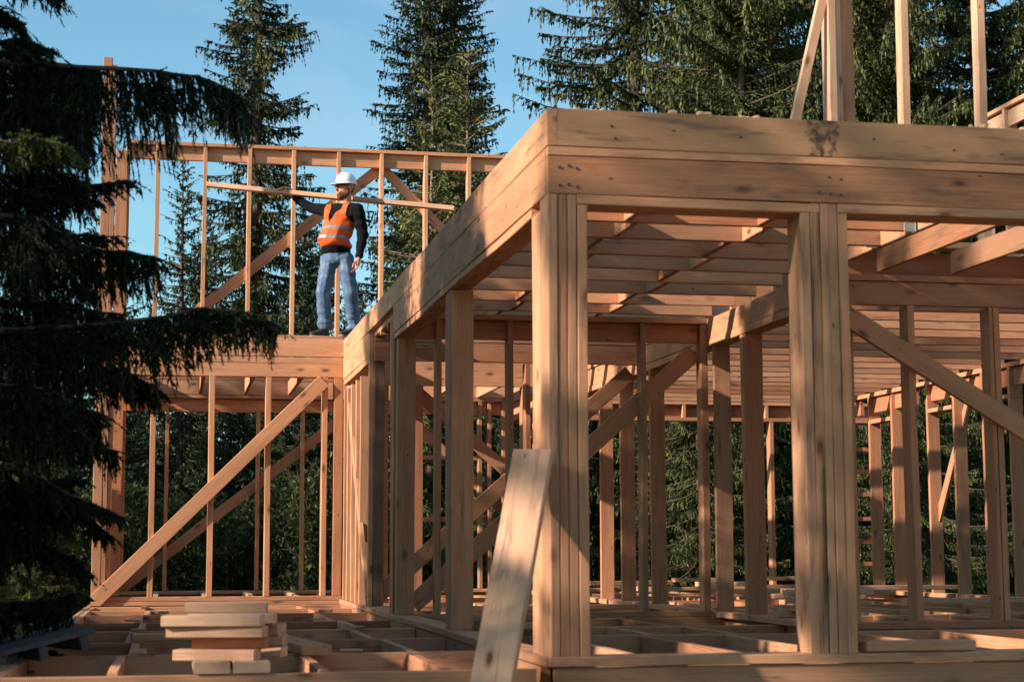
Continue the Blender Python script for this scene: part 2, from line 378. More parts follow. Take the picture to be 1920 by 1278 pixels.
# ---- far right wall along X = 7
qb = Boards(); qb.box(7.0, 7.15, 3.56, 15.25, -.05, 0.0, 'y');
w7 = frame('outer_wall', qb, 'far right wall of wide studs with small header boxes')
B('top_plate', w7, 7.0, 7.15, 3.56, 15.25, 2.46, 2.51, 'y')
for i, y in enumerate((14.5, 13.7, 12.7, 12.0, 10.94, 10.23, 9.5, 8.86, 8.1, 7.4, 6.6, 5.8, 5.0, 4.2)):
    B('stud', w7, 7.0, 7.15, y, y+.05, 0, 2.46, 'z', tone=.7)
    B('header', w7, 7.05, 7.1, y-.6, y-.003, 2.26, 2.455, 'y', tone=.8)
    if i % 2 == 0: B('sill', w7, 7.0, 7.15, y-.65, y-.003, 2.12, 2.17, 'y', tone=.5)
brace('brace', w7, (7.12, 11.1, .7), (7.12, 9.95, 2.4), (0, 1, 0), .12, .04, tone=.5)
# ---- back wall, lower storey
bb = Boards(); bb.box(-2.65, 8.3, 15.3, 15.45, -.055, -.008, 'x');
wb = frame('back_wall', bb, 'back wall of thin studs against the dark forest')
B('top_plate', wb, -2.65, 8.3, 15.3, 15.45, 2.562, 2.61, 'x')
B('header', wb, -2.6, 2.7, 15.35, 15.4, 2.385, 2.56, 'x', tone=.7); B('header', wb, 2.88, 8.2, 15.4, 15.45, 2.385, 2.56, 'x', tone=.9)
B('header_plate', wb, 2.88, 8.2, 15.3, 15.45, 2.325, 2.378, 'x', tone=.7)
for x in (3.5, 4.1, 5.27, 5.9, 6.5): B('cripple_stud', wb, x, x+.05, 15.3, 15.39, 2.38, 2.56, 'z', tone=.5)
for x in (-2.5, -1.93, -.72, -.12, .48, 1.2, 2.33, 2.46, 2.66): B('stud', wb, x, x+.05, 15.3, 15.45, 0, 2.56 if x > .3 else 2.38, 'z', tone=.6)
for x in (4.95, 6.56, 7.35, 7.65, 8.2): B('stud', wb, x, x+.06, 15.3, 15.45, 0, 2.33, 'z', tone=.7)
for z in (.94, 1.79): B('nogging', wb, 1.26, 2.66, 15.38, 15.43, z-.03, z+.03, 'x', tone=.7)
for z in (.3, .62, .95, 1.3, 1.62, 1.95): B('nogging', wb, 7.41, 8.19, 15.38, 15.43, z-.03, z+.03, 'x', tone=.9)
brace('brace', wb, (-2.45, 15.47, .03), (.75, 15.47, 2.56), (0, 0, 1), .14, .04, tone=.5)
brace('brace', wb, (1.2, 15.47, 2.5), (3.7, 15.47, .15), (0, 0, 1), .14, .04, tone=.6)
brace('brace', wb, (.85, 10.73, 2.25), (2.6, 10.73, .75), (0, 0, 1), .14, .04, tone=.6)
B('beam_board', wb, -2.65, 2.7, 15.3, 15.35, 2.614, 2.80, 'x', tone=.2)
# ---- left wing front wall, lower storey
lb = Boards(); lb.box(-2.65, -.005, 10.6, 10.75, -.058, -.012, 'x'); lb.box(-2.5, -.005, 10.6, 10.75, -.01, .035, 'x', tone=.6)
wl = frame('wing_wall', lb, 'stud wall of the left wing with one long diagonal brace')
B('beam_board', wl, -2.64, -.006, 10.598, 10.65, 2.625, 2.825, 'x', tone=.2)
B('beam_board', wl, -2.64, -.006, 10.60, 10.65, 2.553, 2.622, 'x', tone=.35)
B('beam_board', wl, -2.64, -.006, 10.599, 10.65, 2.402, 2.550, 'x', tone=.3)
B('header_plate', wl, -2.6, -.006, 10.66, 10.75, 2.402, 2.45, 'x', tone=.6)
B('beam_board', wl, .155, 2.71, 10.6, 10.65, 2.33, 2.60, 'x', tone=.3); B('beam_board', wl, .155, 2.71, 10.6, 10.65, 2.605, 2.8, 'x', tone=.3)
for x in (-2.07, -1.45, -.845, -.235): B('stud', wl, x, x+.06, 10.6, 10.75, .037, 2.40, 'z', tone=.3)
B('post_board', wl, -.105, -.006, 10.6, 10.75, .037, 2.40, 'z', tone=.75)
brace('brace', wl, (-2.6, 10.575, .0), (-.22, 10.575, 2.36), (0, 0, 1), .15, .04, tone=.3)
B('post_board', wl, -2.65, -2.555, 10.6, 10.75, .036, 5.88, 'z', mat=AGED, tone=.5)
B('post_board', wl, -2.552, -2.505, 10.6, 10.75, .036, 5.80, 'z', mat=AGED, tone=.7)
B('post_board', wl, -2.502, -2.46, 10.62, 10.75, .036, 2.4, 'z', tone=.4)
B('post_board', wl, -2.65, -2.5, 15.2, 15.28, .0, 5.9, 'z', tone=.6)
B('post_board', wl, -2.60, -2.42, 12.9, 12.95, 0, 2.5, 'z', tone=.7)
B('stud', wl, .44, .5, 10.6, 10.75, 0, 2.33, 'z', tone=.7); B('post_board', wl, .72, .88, 10.6, 10.65, 0, 2.33, 'z', tone=.9)
B('stud', wl, 2.0, 2.06, 10.6, 10.75, 0, 2.33, 'z', tone=.7)
B('header_plate', wl, .155, 2.71, 10.6, 10.75, -.05, .0, 'x', tone=.7)
B('beam_board', wl, -2.65, -2.6, 10.65, 15.2, 2.56, 2.80, 'y', tone=.4)
# ---- upper storey wall
ub = Boards(); ub.box(-2.55, 3.4, 15.3, 15.45, 2.805, 2.855, 'x');
up = frame('upper_wall', ub, 'upper storey stud wall standing open against the sky')
B('top_plate', up, -2.52, 3.4, 15.298, 15.45, 6.022, 6.072, 'x', tone=.2)
B('header', up, -2.5, 3.4, 15.36, 15.41, 5.83, 6.019, 'x', tone=.4)
for x in (-2.53, -2.13, -1.495, -.89, -.285, .335, .935, 1.56, 2.175, 2.8): B('stud', up, x, x+.055, 15.3, 15.45, 2.855, 6.02, 'z', tone=.15)
brace('brace', up, (-2.45, 15.47, 3.0), (.95, 15.47, 5.84), (0, 0, 1), .15, .04, tone=.5)
brace('brace', up, (1.0, 15.47, 5.84), (3.3, 15.47, 3.55), (0, 0, 1), .13, .04, tone=.4)
# ---- upper posts above the front rooms
uq = Boards(); uq.box(2.75, 6.9, 3.4, 3.55, 2.72, 2.768, 'x')
u2 = frame('upper_wall', uq, 'upper storey posts rising above the front beam')
for x0, x1 in ((2.86, 2.92), ): B('stud', u2, x0, x1, 3.38, 3.53, 2.77, 5.6, 'z', mat=FRESH, tone=.2)
B('stud', u2, 2.922, 2.968, 3.4, 3.45, 2.77, 5.6, 'z', mat=FRESH, tone=.2)
B('stud', u2, 2.97, 3.08, 3.44, 3.49, 2.77, 5.6, 'z', mat=AGED, tone=.5)
for x in (3.44, 4.055, 4.7): B('stud', u2, x, x+.062, 3.4, 3.5, 2.77, 5.6, 'z', mat=FRESH, tone=.35)
brace('brace', u2, (2.38, 3.42, 2.75), (2.93, 3.42, 4.95), (1, 0, 0), .075, .045, mat=FRESH, tone=.4)
rr = Boards(); rr.box(7.0, 7.15, 3.4, 9.4, 5.28, 5.33, 'y', tone=.3)
rr2 = frame('upper_wall', rr, 'far upper wall top with short studs')
for y in (9.35, 8.75, 8.15, 7.5): B('stud', rr2, 7.0, 7.15, y, y+.05, 2.8, 5.28, 'z', mat=FRESH)
B('header', rr2, 7.05, 7.1, 3.4, 9.3, 5.08, 5.275, 'y', mat=FRESH, tone=.2)
# ---- ceiling: joists and blocking
cb = Boards(); cb.box(2.755, 2.80, .06, 3.38, 2.512, 2.71, 'y')
ceil = frame('ceiling_frame', cb, 'open ceiling frame of joists seen from below')
CY = [.055, .62, 1.25, 1.74, 2.28, 2.91, 3.47, 4.03, 4.64, 5.2, 5.8, 6.45, 7.05, 7.6]
for i, y in enumerate(CY):
    if i: B('ceiling_joist', ceil, .05, 2.752 if y < 3.4 else 2.70, y, y+.045, 2.512, 2.70, 'x', tone=R.choice((.15, .3, .65)))
for i in range(len(CY)-1):
    for k, x in enumerate((.9, 1.76)):
        xx = x + (.05 if i % 2 else -.03)
        B('ceiling_blocking', ceil, xx-.02, xx+.02, CY[i]+.047, CY[i+1]-.002, 2.515, 2.69, 'y')
for y in (8.25, 8.85, 9.45, 10.05): B('ceiling_joist', ceil, .05, 2.69, y, y+.045, 2.56, 2.74, 'x')
for x in (3.22, 3.80, 4.4, 5.0): B('ceiling_joist', ceil, x, x+.04, .052, 3.45, 2.535, 2.70, 'y', tone=.95, mat=AGED)  # shade over these joists is put into a darker tone
for i, y in enumerate(np.arange(3.55, 15.2, .56)):
    B('ceiling_joist', ceil, 2.87, 7.1, y, y+.045, 2.512, 2.70, 'x', tone=R.choice((.3, .6, .95)))
for x in (2.3, 1.7, 1.1, .5, -.31, -.9, -1.5, -2.1): B('ceiling_joist', ceil, x, x+.045, 10.66, 15.29, 2.615, 2.80, 'y', tone=.4)
steel = plain('galvanised_steel', (.30, .42, .50), .35, .8)
for (x, y) in ((2.66, 2.30), (2.66, 1.70)):
    bo = Boards(); bo.box(x, x+.075, y-.006, y-.003, 2.50, 2.66, 'z', ch=.0005, jit=False); bo.box(x+.075, x+.078, y-.006, y+.05, 2.50, 2.66, 'z', ch=.0005, jit=False)
    bo.build('joist_hanger', steel, ceil)
# ------------------------------------------------------------------ ground
gm, t, p, o = newmat('forest_floor'); b = NB(t)
tc = b.n('ShaderNodeTexCoord').outputs['Object']
f = b.noise(tc, 0.6, 5, 0.65); f2 = b.noise(tc, 7, 4, 0.7)
c1 = b.ramp(f, [(0.35, (0.05, 0.035, 0.02)), (0.6, (0.05, 0.075, 0.022))])
wood_ = b.mix(b.math('MULTIPLY', f2, 0.5), c1, (0.03, 0.022, 0.014))
# unseen plot ground is coloured pale sand to bounce warm light; forest floor beyond
sx = b.n('ShaderNodeSeparateXYZ'); b.link(tc, sx.inputs[0])
dy_ = b.math('SUBTRACT', 12.5, b.math('ADD', sx.outputs[1], b.math('MULTIPLY', f, 2.0)))
edge = b.math('MULTIPLY', dy_, 0.6, clamp=True)
soil = b.ramp(b.math('ADD', b.math('MULTIPLY', f, .6), b.math('MULTIPLY', f2, .4)), [(0.3, (0.42, 0.23, 0.11)), (0.7, (0.64, 0.37, 0.19))])
under = b.math('MULTIPLY', b.math('ADD', sx.outputs[1], .4), 3.0, clamp=True)      # colour darkened under and behind the house front to cut upward bounce
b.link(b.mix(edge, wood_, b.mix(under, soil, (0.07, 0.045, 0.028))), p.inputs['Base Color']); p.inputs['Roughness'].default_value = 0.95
bm_ = b.n('ShaderNodeBump'); bm_.inputs['Distance'].default_value = 0.1; b.link(f2, bm_.inputs['Height']); b.link(bm_.outputs[0], p.inputs['Normal'])
me = bpy.data.meshes.new('ground')
gx = np.concatenate([np.linspace(-900, -60, 8), np.linspace(-50, 60, 56), np.linspace(70, 900, 8)])
gy = np.concatenate([np.linspace(-900, -40, 8), np.linspace(-30, 80, 56), np.linspace(90, 900, 8)])
gr = np.random.RandomState(3)
def gz(x, y):
    return -0.85 + 0.12*np.sin(x*0.33+1)*np.cos(y*0.27) + 0.02*np.maximum(0, y-18)
vv = [(x, y, float(gz(x, y)) - (0.25 if (-3.4 < x < 9 and -1 < y < 17) else 0)) for y in gy for x in gx]
nx = len(gx)
ff = [(j*nx+i, j*nx+i+1, (j+1)*nx+i+1, (j+1)*nx+i) for j in range(len(gy)-1) for i in range(nx-1)]
me.from_pydata(vv, [], ff); 
for pl in me.polygons: pl.use_smooth = True
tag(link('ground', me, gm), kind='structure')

# ------------------------------------------------------------------ foliage
def foliage_mat(name, lo, hi, tip, transl=0.3):
    m, t, p, o = newmat(name); b = NB(t)
    tone = b.n('ShaderNodeAttribute', attribute_name='tone').outputs['Fac']
    col = b.ramp(tone, [(0.0, lo), (0.6, hi), (1.0, tip)])
    b.link(col, p.inputs['Base Color']); p.inputs['Roughness'].default_value = 0.6; p.inputs['Specular IOR Level'].default_value = 0.25
    tr = b.n('ShaderNodeBsdfTranslucent'); b.link(col, tr.inputs[0]); mx = b.n('ShaderNodeMixShader'); mx.inputs[0].default_value = transl
    b.link(p.outputs[0], mx.inputs[1]); b.link(tr.outputs[0], mx.inputs[2]); b.link(mx.outputs[0], o.inputs[0])
    return m
SPR = foliage_mat('spruce_needles', (0.012, 0.021, 0.008), (0.048, 0.060, 0.018), (0.15, 0.145, 0.042), .18)
SPR2 = foliage_mat('fresh_spruce_needles', (0.018, 0.028, 0.009), (0.075, 0.092, 0.025), (0.22, 0.21, 0.062), .2)
SPR0 = foliage_mat('shaded_spruce_needles', (0.011, 0.022, 0.009), (0.026, 0.048, 0.015), (0.07, 0.105, 0.026), .15)  # deep forest shade put into the colour as darker needles
SPRB = foliage_mat('shade_dark_spruce_needles', (0.006, 0.012, 0.006), (0.015, 0.028, 0.010), (0.10, 0.14, 0.032), .14)  # shade put into near-black needles; the tip colour paints lit highlights
LEAF = foliage_mat('shrub_leaves', (0.03, 0.048, 0.014), (0.08, 0.115, 0.032), (0.2, 0.23, 0.08), .3)
BARK = plain('spruce_bark', (0.075, 0.052, 0.038), .9, 0, .45, 9)
GREYB = plain('pale_young_bark', (0.16, 0.115, 0.08), .85, 0, .3, 12)

def fast_mesh(name, V, Fq, tone=None, nper=4):
    """V (n,3) float, Fq (m,nper) int"""
    me = bpy.data.meshes.new(name)
    n, m = len(V), len(Fq)
    me.vertices.add(n); me.vertices.foreach_set('co', np.ascontiguousarray(V, dtype=np.float32).ravel())
    me.loops.add(m*nper); me.loops.foreach_set('vertex_index', np.ascontiguousarray(Fq, dtype=np.int32).ravel())
    me.polygons.add(m); me.polygons.foreach_set('loop_start', np.arange(0, m*nper, nper, dtype=np.int32))
    me.update(calc_edges=True)
    if tone is not None:
        a = me.attributes.new('tone', 'FLOAT', 'POINT'); a.data.foreach_set('value', np.ascontiguousarray(tone, dtype=np.float32))
    return me
def unit(a): return a/np.maximum(1e-9, np.linalg.norm(a, axis=-1, keepdims=True))
def diamonds(P, D, Ln, W, tone, rng, droop=0.0, seg=0.07):
    """twigs from P along D of length Ln become rows of small diamond clumps; returns V,F,T"""
    k = np.maximum(1, np.ceil(Ln/seg).astype(int)); K = int(k.max())
    Vs, Ts = [], []
    side0 = unit(np.cross(D, rng.normal(size=D.shape)))
    for j in range(K):
        m = k > j
        if not m.any(): break
        s0 = (j/k[m])[:, None]; s1 = ((j+1.15)/k[m])[:, None]
        L = Ln[m][:, None]
        dr = lambda s: P[m] + D[m]*L*s + np.array([0, 0, -1.0])*droop*L*s*s
        a = dr(s0); c = dr(s1)
        sd = unit(side0[m] + rng.normal(size=a.shape)*0.55)
        ww = (W[m]*(1.0-0.45*s0[:, 0])*rng.uniform(.6, 1.35, m.sum()))[:, None]
        mid = a*0.55 + c*0.45
        q = np.stack([a, mid+sd*ww, c + rng.normal(size=a.shape)*0.006, mid-sd*ww*rng.uniform(.5, 1, (len(a), 1))], 1)
        Vs.append(q.reshape(-1, 3)); Ts.append(np.repeat(np.clip(tone[m] + 0.28*(s0[:, 0]-.4) + rng.normal(size=m.sum())*.09, 0, 1), 4))
    V = np.concatenate(Vs); T = np.concatenate(Ts)
    return V, np.arange(len(V)).reshape(-1, 4), T
def tubes(paths, sides=4):
    """list of (points, radii) -> V,F"""
    V, Fc = [], []; base = 0
    for pts, rr in paths:
        pts = np.asarray(pts, float); n = len(pts)
        d = unit(np.gradient(pts, axis=0))
        ref = np.where(np.abs(d[:, 2:3]) > .9, np.array([[1., 0, 0]]), np.array([[0, 0, 1.]]))
        u = unit(np.cross(d, ref)); v = np.cross(d, u)
        for k in range(sides):
            a = 2*math.pi*k/sides
            V.append(pts + (u*math.cos(a) + v*math.sin(a))*np.asarray(rr)[:, None])
        idx = base + np.arange(sides*n).reshape(sides, n)
        for k in range(sides):
            A, Bq = idx[k], idx[(k+1) % sides]
            Fc.append(np.stack([A[:-1], A[1:], Bq[1:], Bq[:-1]], 1))
        base += sides*n
    return np.concatenate(V), np.concatenate(Fc)

def spruce(seed, H, Rm, zb=0.6, dz=0.32, nb=6, hang=1.0, dens=1.0, power=0.75, W=0.045, bare=0.0, gap=0.0, tonebase=.45, lean=0.0):
    """returns trunk mesh, crown mesh"""
    rng = np.random.RandomState(seed)
    paths = []
    zz = np.linspace(-1.3, H, 14)
    tw = np.cumsum(rng.normal(size=(14, 2))*.02, 0); 
    def axis(z): 
        return np.array([np.interp(z, zz, tw[:, 0]) + lean*z, np.interp(z, zz, tw[:, 1])])
    tp = np.array([[*axis(z), z] for z in zz])
    r0 = 0.011*H + .02
    paths.append((tp, np.maximum(.008, r0*(1-np.clip(zz, 0, H)/H)**.85)))
    P, D, L, T = [], [], [], []
    z = zb
    while z < H-0.12:
        t = (H-z)/H
        for i in range(nb + rng.randint(-1, 2)):
            if rng.rand() < gap: continue
            Lb = Rm*t**power*rng.uniform(.62, 1.12)*(1 if z > zb+1.2 else .8)
            if rng.rand() < .08: Lb *= 1.22
            Lb = max(.12, Lb)
            ph = rng.uniform(0, 2*math.pi)
            h = np.array([math.cos(ph), math.sin(ph)])
            a = 0.55 - 0.95*min(1, t*1.7) + rng.uniform(-.1, .1)      # rising near the top, drooping lower
            bq = 0.10 + .22*min(1, t*1.5)
            n = 9; s = np.linspace(0, 1, n)
            rr = Lb*s; zz_ = z + rng.uniform(-.1, .1) + Lb*(a*s + bq*s**2.2) 
            ax = axis(z)
            side = np.array([-h[1], h[0]])
            wob = np.cumsum(rng.normal(size=n)*.018*Lb)
            pts = np.stack([ax[0]+h[0]*rr + side[0]*wob, ax[1]+h[1]*rr + side[1]*wob, zz_], 1)
            paths.append((pts[::2], np.linspace(.014+.008*Lb, .004, 5)))
            d = unit(np.gradient(pts, axis=0))
            # twigs
            ntw = max(5, int(Lb*32*dens))
            st = rng.uniform(bare, 1, ntw)**.8
            pi_ = st*(n-1); i0 = np.minimum(n-2, pi_.astype(int)); fr = (pi_-i0)[:, None]
            pp = pts[i0]*(1-fr) + pts[i0+1]*fr; dd = d[i0]
            sg = rng.choice([-1, 1], ntw)[:, None]
            sv = unit(np.cross(dd, [0, 0, 1.]))*sg
            kind = rng.rand(ntw) < 0.5
            down = np.tile(np.array([[0, 0, -1.]]), (ntw, 1))
            dirs = np.where(kind[:, None], unit(dd*.75 + sv*.8 + down*rng.uniform(.0, .55, (ntw, 1))), unit(dd*.15 + sv*.28 + down*(.35+hang) + rng.normal(size=(ntw, 3))*.12))
            ln = np.where(kind, (.10+.42*(1-st))*min(1, Lb)*.9, (.07 + .21*hang*rng.rand(ntw))*min(1, .35+Lb*.6))*rng.uniform(.6, 1.3, ntw)
            P.append(pp); D.append(dirs); L.append(ln); T.append(np.clip(tonebase + .18*(st-.5) + rng.normal(size=ntw)*.09 + rng.normal()*.14, 0, 1))
            P.append(pts[-2:-1]); D.append(d[-1:]); L.append(np.array([.22])); T.append(np.array([tonebase+.2]))
        z += dz*rng.uniform(.7, 1.3)*(0.62+.38*t)
    P.append(np.array([[*axis(H), H-.3]])); D.append(np.array([[0, 0, 1.]])); L.append(np.array([.5])); T.append(np.array([.6]))
    P = np.concatenate(P); D = np.concatenate(D); L = np.concatenate(L); T = np.concatenate(T)
    V, Fq, TT = diamonds(P, D, L, np.full(len(P), W), T, rng, .25, seg=.085)
    tv, tf = tubes(paths, 5)
    return fast_mesh('trunk', tv, tf), fast_mesh('crown', V, Fq, TT)
def put_tree(name, mats, pos, meshes, rz=0.0, sc_=1.0, label=None, group=None, cat='tree'):
    e = empty(name, pos, rz); e.scale = (sc_,)*3
    tag(e, label, cat, group)
    for nm, me, mt in zip(('trunk', 'crown'), meshes, mats):
        if not me.materials: me.materials.append(mt)
        o = bpy.data.objects.new(nm, me); COL.objects.link(o); o.parent = e
    return e
G = 'spruces growing around the house'
def GZ(x, y): return float(gz(x, y))
T1 = spruce(11, 19.0, 2.3, zb=.5, dz=.25, nb=7, hang=.9, dens=1.2, power=.8, W=.038, gap=.1)
T2 = spruce(12, 19.5, 2.3, zb=.5, dz=.26, nb=7, hang=.9, dens=1.15, power=.75, W=.036, gap=.1)
T3 = spruce(13, 10.8, 2.9, zb=.3, dz=.24, nb=7, hang=.15, dens=1.25, power=.9, W=.035, tonebase=.62)
T5 = spruce(15, 14.5, 3.4, zb=.4, dz=.27, nb=8, hang=1.0, dens=1.9, power=.62, W=.031, tonebase=.42)
T6 = spruce(16, 17, 3.8, zb=.4, dz=.34, nb=7, hang=1.0, dens=1.6, power=.8, W=.034, gap=.08)
T4 = spruce(17, 10.5, 1.8, zb=.4, dz=.28, nb=6, hang=.5, dens=1.0, power=.85, W=.034)
TB = spruce(18, 12.5, 2.9, zb=.2, dz=.36, nb=7, hang=1.0, dens=.85, power=.7, W=.06, tonebase=.35)
put_tree('spruce_tree', (BARK, SPR), (0.05, 34, GZ(0, 34)), T1, 0, 1.15, 'tall dark spruce standing alone against the sky behind the worker', G)
put_tree('spruce_tree', (BARK, SPR), (4.3, 34.5, GZ(4, 34)), T2, 1.0, 1.15, 'tall spruce of a close pair behind the upper wall, its left trunk', G)
put_tree('spruce_tree', (BARK, SPR), (5.15, 35.5, GZ(4, 34)), T1, 2.0, 1.15, 'tall spruce of a close pair behind the upper wall, its right trunk', G)
put_tree('spruce_tree', (GREYB, SPR2), (3.1, 25.5, GZ(3, 26)), T3, 0, 1.0, 'bright green bushy spruce right behind the worker with two pale leaders', G)
put_tree('spruce_tree', (GREYB, SPR2), (4.2, 26.6, GZ(3, 26)), T3, 2.2, 1.08, 'bright green spruce leader just right of the bushy one', G)
put_tree('spruce_tree', (BARK, SPR), (-1.75, 32, GZ(-1, 32)), T4, 0, 1, 'small pointed spruce seen between the first upper studs', G)
put_tree('spruce_tree', (BARK, SPR), (9.0, 31, GZ(8, 30)), T6, .7, 1.4, 'dark layered spruce reaching long boughs over the corner of the front beam', G)
rr_ = R
spots = [(9.4, 24.5, T5, 1.1, 'bright drooping spruce behind the middle of the front beam'),
         (12.3, 24.0, T5, 1.05, 'dense drooping spruce behind the upper posts'),
         (14.8, 24.8, T5, 1.1, 'dense drooping spruce at the far right behind the last upper post'),
         (10.9, 29.0, T5, 1.4, 'tall spruce behind the gap between the two drooping ones'),
         (17.6, 25.5, T5, 1.05, 'spruce at the right edge behind the far upper wall'),
         (14.2, 29.5, T5, 1.25, 'taller spruce filling the top right corner'),
         (7.4, 21.5, T5, .62, 'low spruce with hanging boughs filling the opening in the back wall'),
         (11.0, 20.0, T5, .55, 'low dark spruce behind the far right studs')]
for i, (x, y, T_, s_, lb_) in enumerate(spots):
    put_tree('spruce_tree', (BARK, SPR2 if i in (0, 6) else SPR), (x, y, GZ(x, y)), T_, i*1.3, s_, lb_, G)
bgk = [(-6.5, 36, .9), (-3.6, 38, .82), (-1.0, 40, .85), (1.6, 39, .85), (2.6, 44, .8), (-4.6, 30, .62), (-2.3, 27, .5), (.9, 28.5, .55), (2.2, 30.5, .55), (-.6, 25.5, .42), (1.6, 24.2, .42),
       (6.2, 33, .7), (7.0, 37, .8), (5.4, 25.0, .5), (6.6, 28, .72), (9, 36, 1.0), (12.5, 35, 1.2), (16.5, 33, 1.2), (19.5, 31, 1.2), (21.5, 27, 1.1), (-9, 34, .9), (-8.2, 24, .8), (-7.5, 18, .7), (-6.0, 20.5, .62), (-4.4, 23.5, .6), (4.2, 22.5, .4), (-2.9, 24.5, .45), (.2, 24, .45), (-12, 30, 1.0)]
for i, (x, y, s_) in enumerate(bgk):
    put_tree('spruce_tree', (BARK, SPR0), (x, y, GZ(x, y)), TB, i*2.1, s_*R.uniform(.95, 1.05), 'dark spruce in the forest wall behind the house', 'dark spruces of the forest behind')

TF = spruce(41, 8.6, 2.35, zb=.25, dz=.16, nb=9, hang=1.3, dens=1.6, power=.85, W=.022, tonebase=.3)
put_tree('spruce_tree', (BARK, SPRB), (-4.95, 4.4, -.9), TF, 0, 1, 'dense shade-dark spruce right behind the foreground one at the left edge', G)
put_tree('spruce_tree', (BARK, SPRB), (-4.7, 2.9, -.9), TF, 1.1, .78, 'dense shade-dark spruce mass at the left edge below the long boughs', G)
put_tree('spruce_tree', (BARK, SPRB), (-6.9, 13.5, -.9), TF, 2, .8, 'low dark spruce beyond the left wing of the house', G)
for i, (x, y, s_) in enumerate(((-3.7, 9.5, .17), (-4.3, 11.3, .2), (-3.5, 12.6, .18), (-4.6, 14.6, .26), (-3.5, 7.2, .14), (-3.4, 15.6, .2), (-4.2, 17.5, .3))):
    put_tree('young_spruce', (BARK, SPRB), (x, y, -.9), T5, i*1.9, s_, 'knee to waist high young spruce at the left of the floor frame', 'young spruces along the left of the floor')
for i in range(16):
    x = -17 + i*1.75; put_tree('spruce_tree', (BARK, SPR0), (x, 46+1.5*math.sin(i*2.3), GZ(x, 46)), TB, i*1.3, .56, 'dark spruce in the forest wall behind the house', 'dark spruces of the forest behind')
# ---- leafy young shrubs behind the left wing
def shrub(seed, H, Rm, n=150, leaf=.05):
    rng = np.random.RandomState(seed); paths = []; P = []
    for i in range(n//10):
        ph = rng.uniform(0, 6.28); s = np.linspace(0, 1, 7); hh = H*rng.uniform(.55, 1); rr = Rm*rng.uniform(.2, 1)
        pts = np.stack([math.cos(ph)*rr*s**1.3 + rng.normal()*.05*s, math.sin(ph)*rr*s**1.3, hh*s], 1); pts[0, 2] = -.3
        paths.append((pts, np.linspace(.018, .003, 7)))
        for k in range(16):
            s0 = rng.uniform(.15, 1); b0 = np.array([np.interp(s0, s, pts[:, c]) for c in range(3)])
            d = unit(rng.normal(size=3)*np.array([1, 1, .35])); ln = rng.uniform(.15, .55)*(1.1-s0*.6)
            q = b0 + d*ln*np.linspace(0, 1, 4)[:, None] + np.array([0, 0, .15])*np.linspace(0, 1, 4)[:, None]**2
            paths.append((q, np.linspace(.005, .002, 4)))
            m = rng.randint(10, 20); u = rng.uniform(.1, 1.05, m)[:, None]
            P.append(b0 + d*ln*u + np.array([0, 0, .15])*u**2 + rng.normal(size=(m, 3))*.03)
    P = np.concatenate(P); D = unit(rng.normal(size=P.shape) + np.array([0, 0, .4])); L = rng.uniform(.7, 1.3, len(P))*leaf
    V, Fq, T = diamonds(P, D, L, L*.38, np.clip(.5+rng.normal(size=len(P))*.2, 0, 1), rng, 0, seg=1)
    tv, tf = tubes(paths, 4)
    return fast_mesh('stems', tv, tf), fast_mesh('foliage', V, Fq, T)
SH = [shrub(31, 2.7, 1.0, 260, .075), shrub(32, 2.3, 1.0, 240, .07)]
def put_shrub(pos, sh, rz, s_, label):
    e = empty('leafy_shrub', pos, rz); e.scale = (s_,)*3; tag(e, label, 'shrub', 'leafy shrubs at the forest edge')
    for nm, me, mt in zip(('stem', 'foliage'), sh, (GREYB, LEAF)):
        if not me.materials: me.materials.append(mt)
        o = bpy.data.objects.new(nm, me); COL.objects.link(o); o.parent = e
for i, (x, y, s_, lb_) in enumerate([(-2.4, 20, 1.0, 'leafy shrub behind the lower left studs beside the dark spruce boughs'), (-.9, 20.5, 1.15, 'tall leafy shrub behind the middle of the left wing'),
        (.55, 19.5, 1.1, 'leafy shrub behind the right end of the left wing'), (1.0, 22, 1.2, 'leafy shrub further back at the right end of the left wing'), (2.9, 20.5, .9, 'leafy shrub behind the crossed braces'), (-3.3, 23, 1.1, 'leafy shrub low beside the far left post')]):
    put_shrub((x, y, GZ(x, y)), SH[i % 2], i*1.1, s_, lb_)
# grass / ground cover behind the house
rng = np.random.RandomState(5)
n = 26000; gp = np.stack([rng.uniform(-6, 22, n), 15.9 + rng.uniform(0, 1, n)**1.6*11, np.zeros(n)], 1)
gp[:, 2] = -.85 + 0.12*np.sin(gp[:, 0]*0.33+1)*np.cos(gp[:, 1]*0.27) + 0.02*np.maximum(0, gp[:, 1]-18)
gd = unit(np.stack([rng.normal(size=n)*.35, rng.normal(size=n)*.35, np.ones(n)], 1))
V, Fq, T = diamonds(gp, gd, rng.uniform(.15, .55, n), np.full(n, .02), np.clip(.5+rng.normal(size=n)*.2, 0, 1), rng, .4, seg=.3)
o = link('grass', fast_mesh('grass', V, Fq, T), LEAF); tag(o, 'green grass and weeds growing on the ground behind the house', 'grass', kind='stuff')

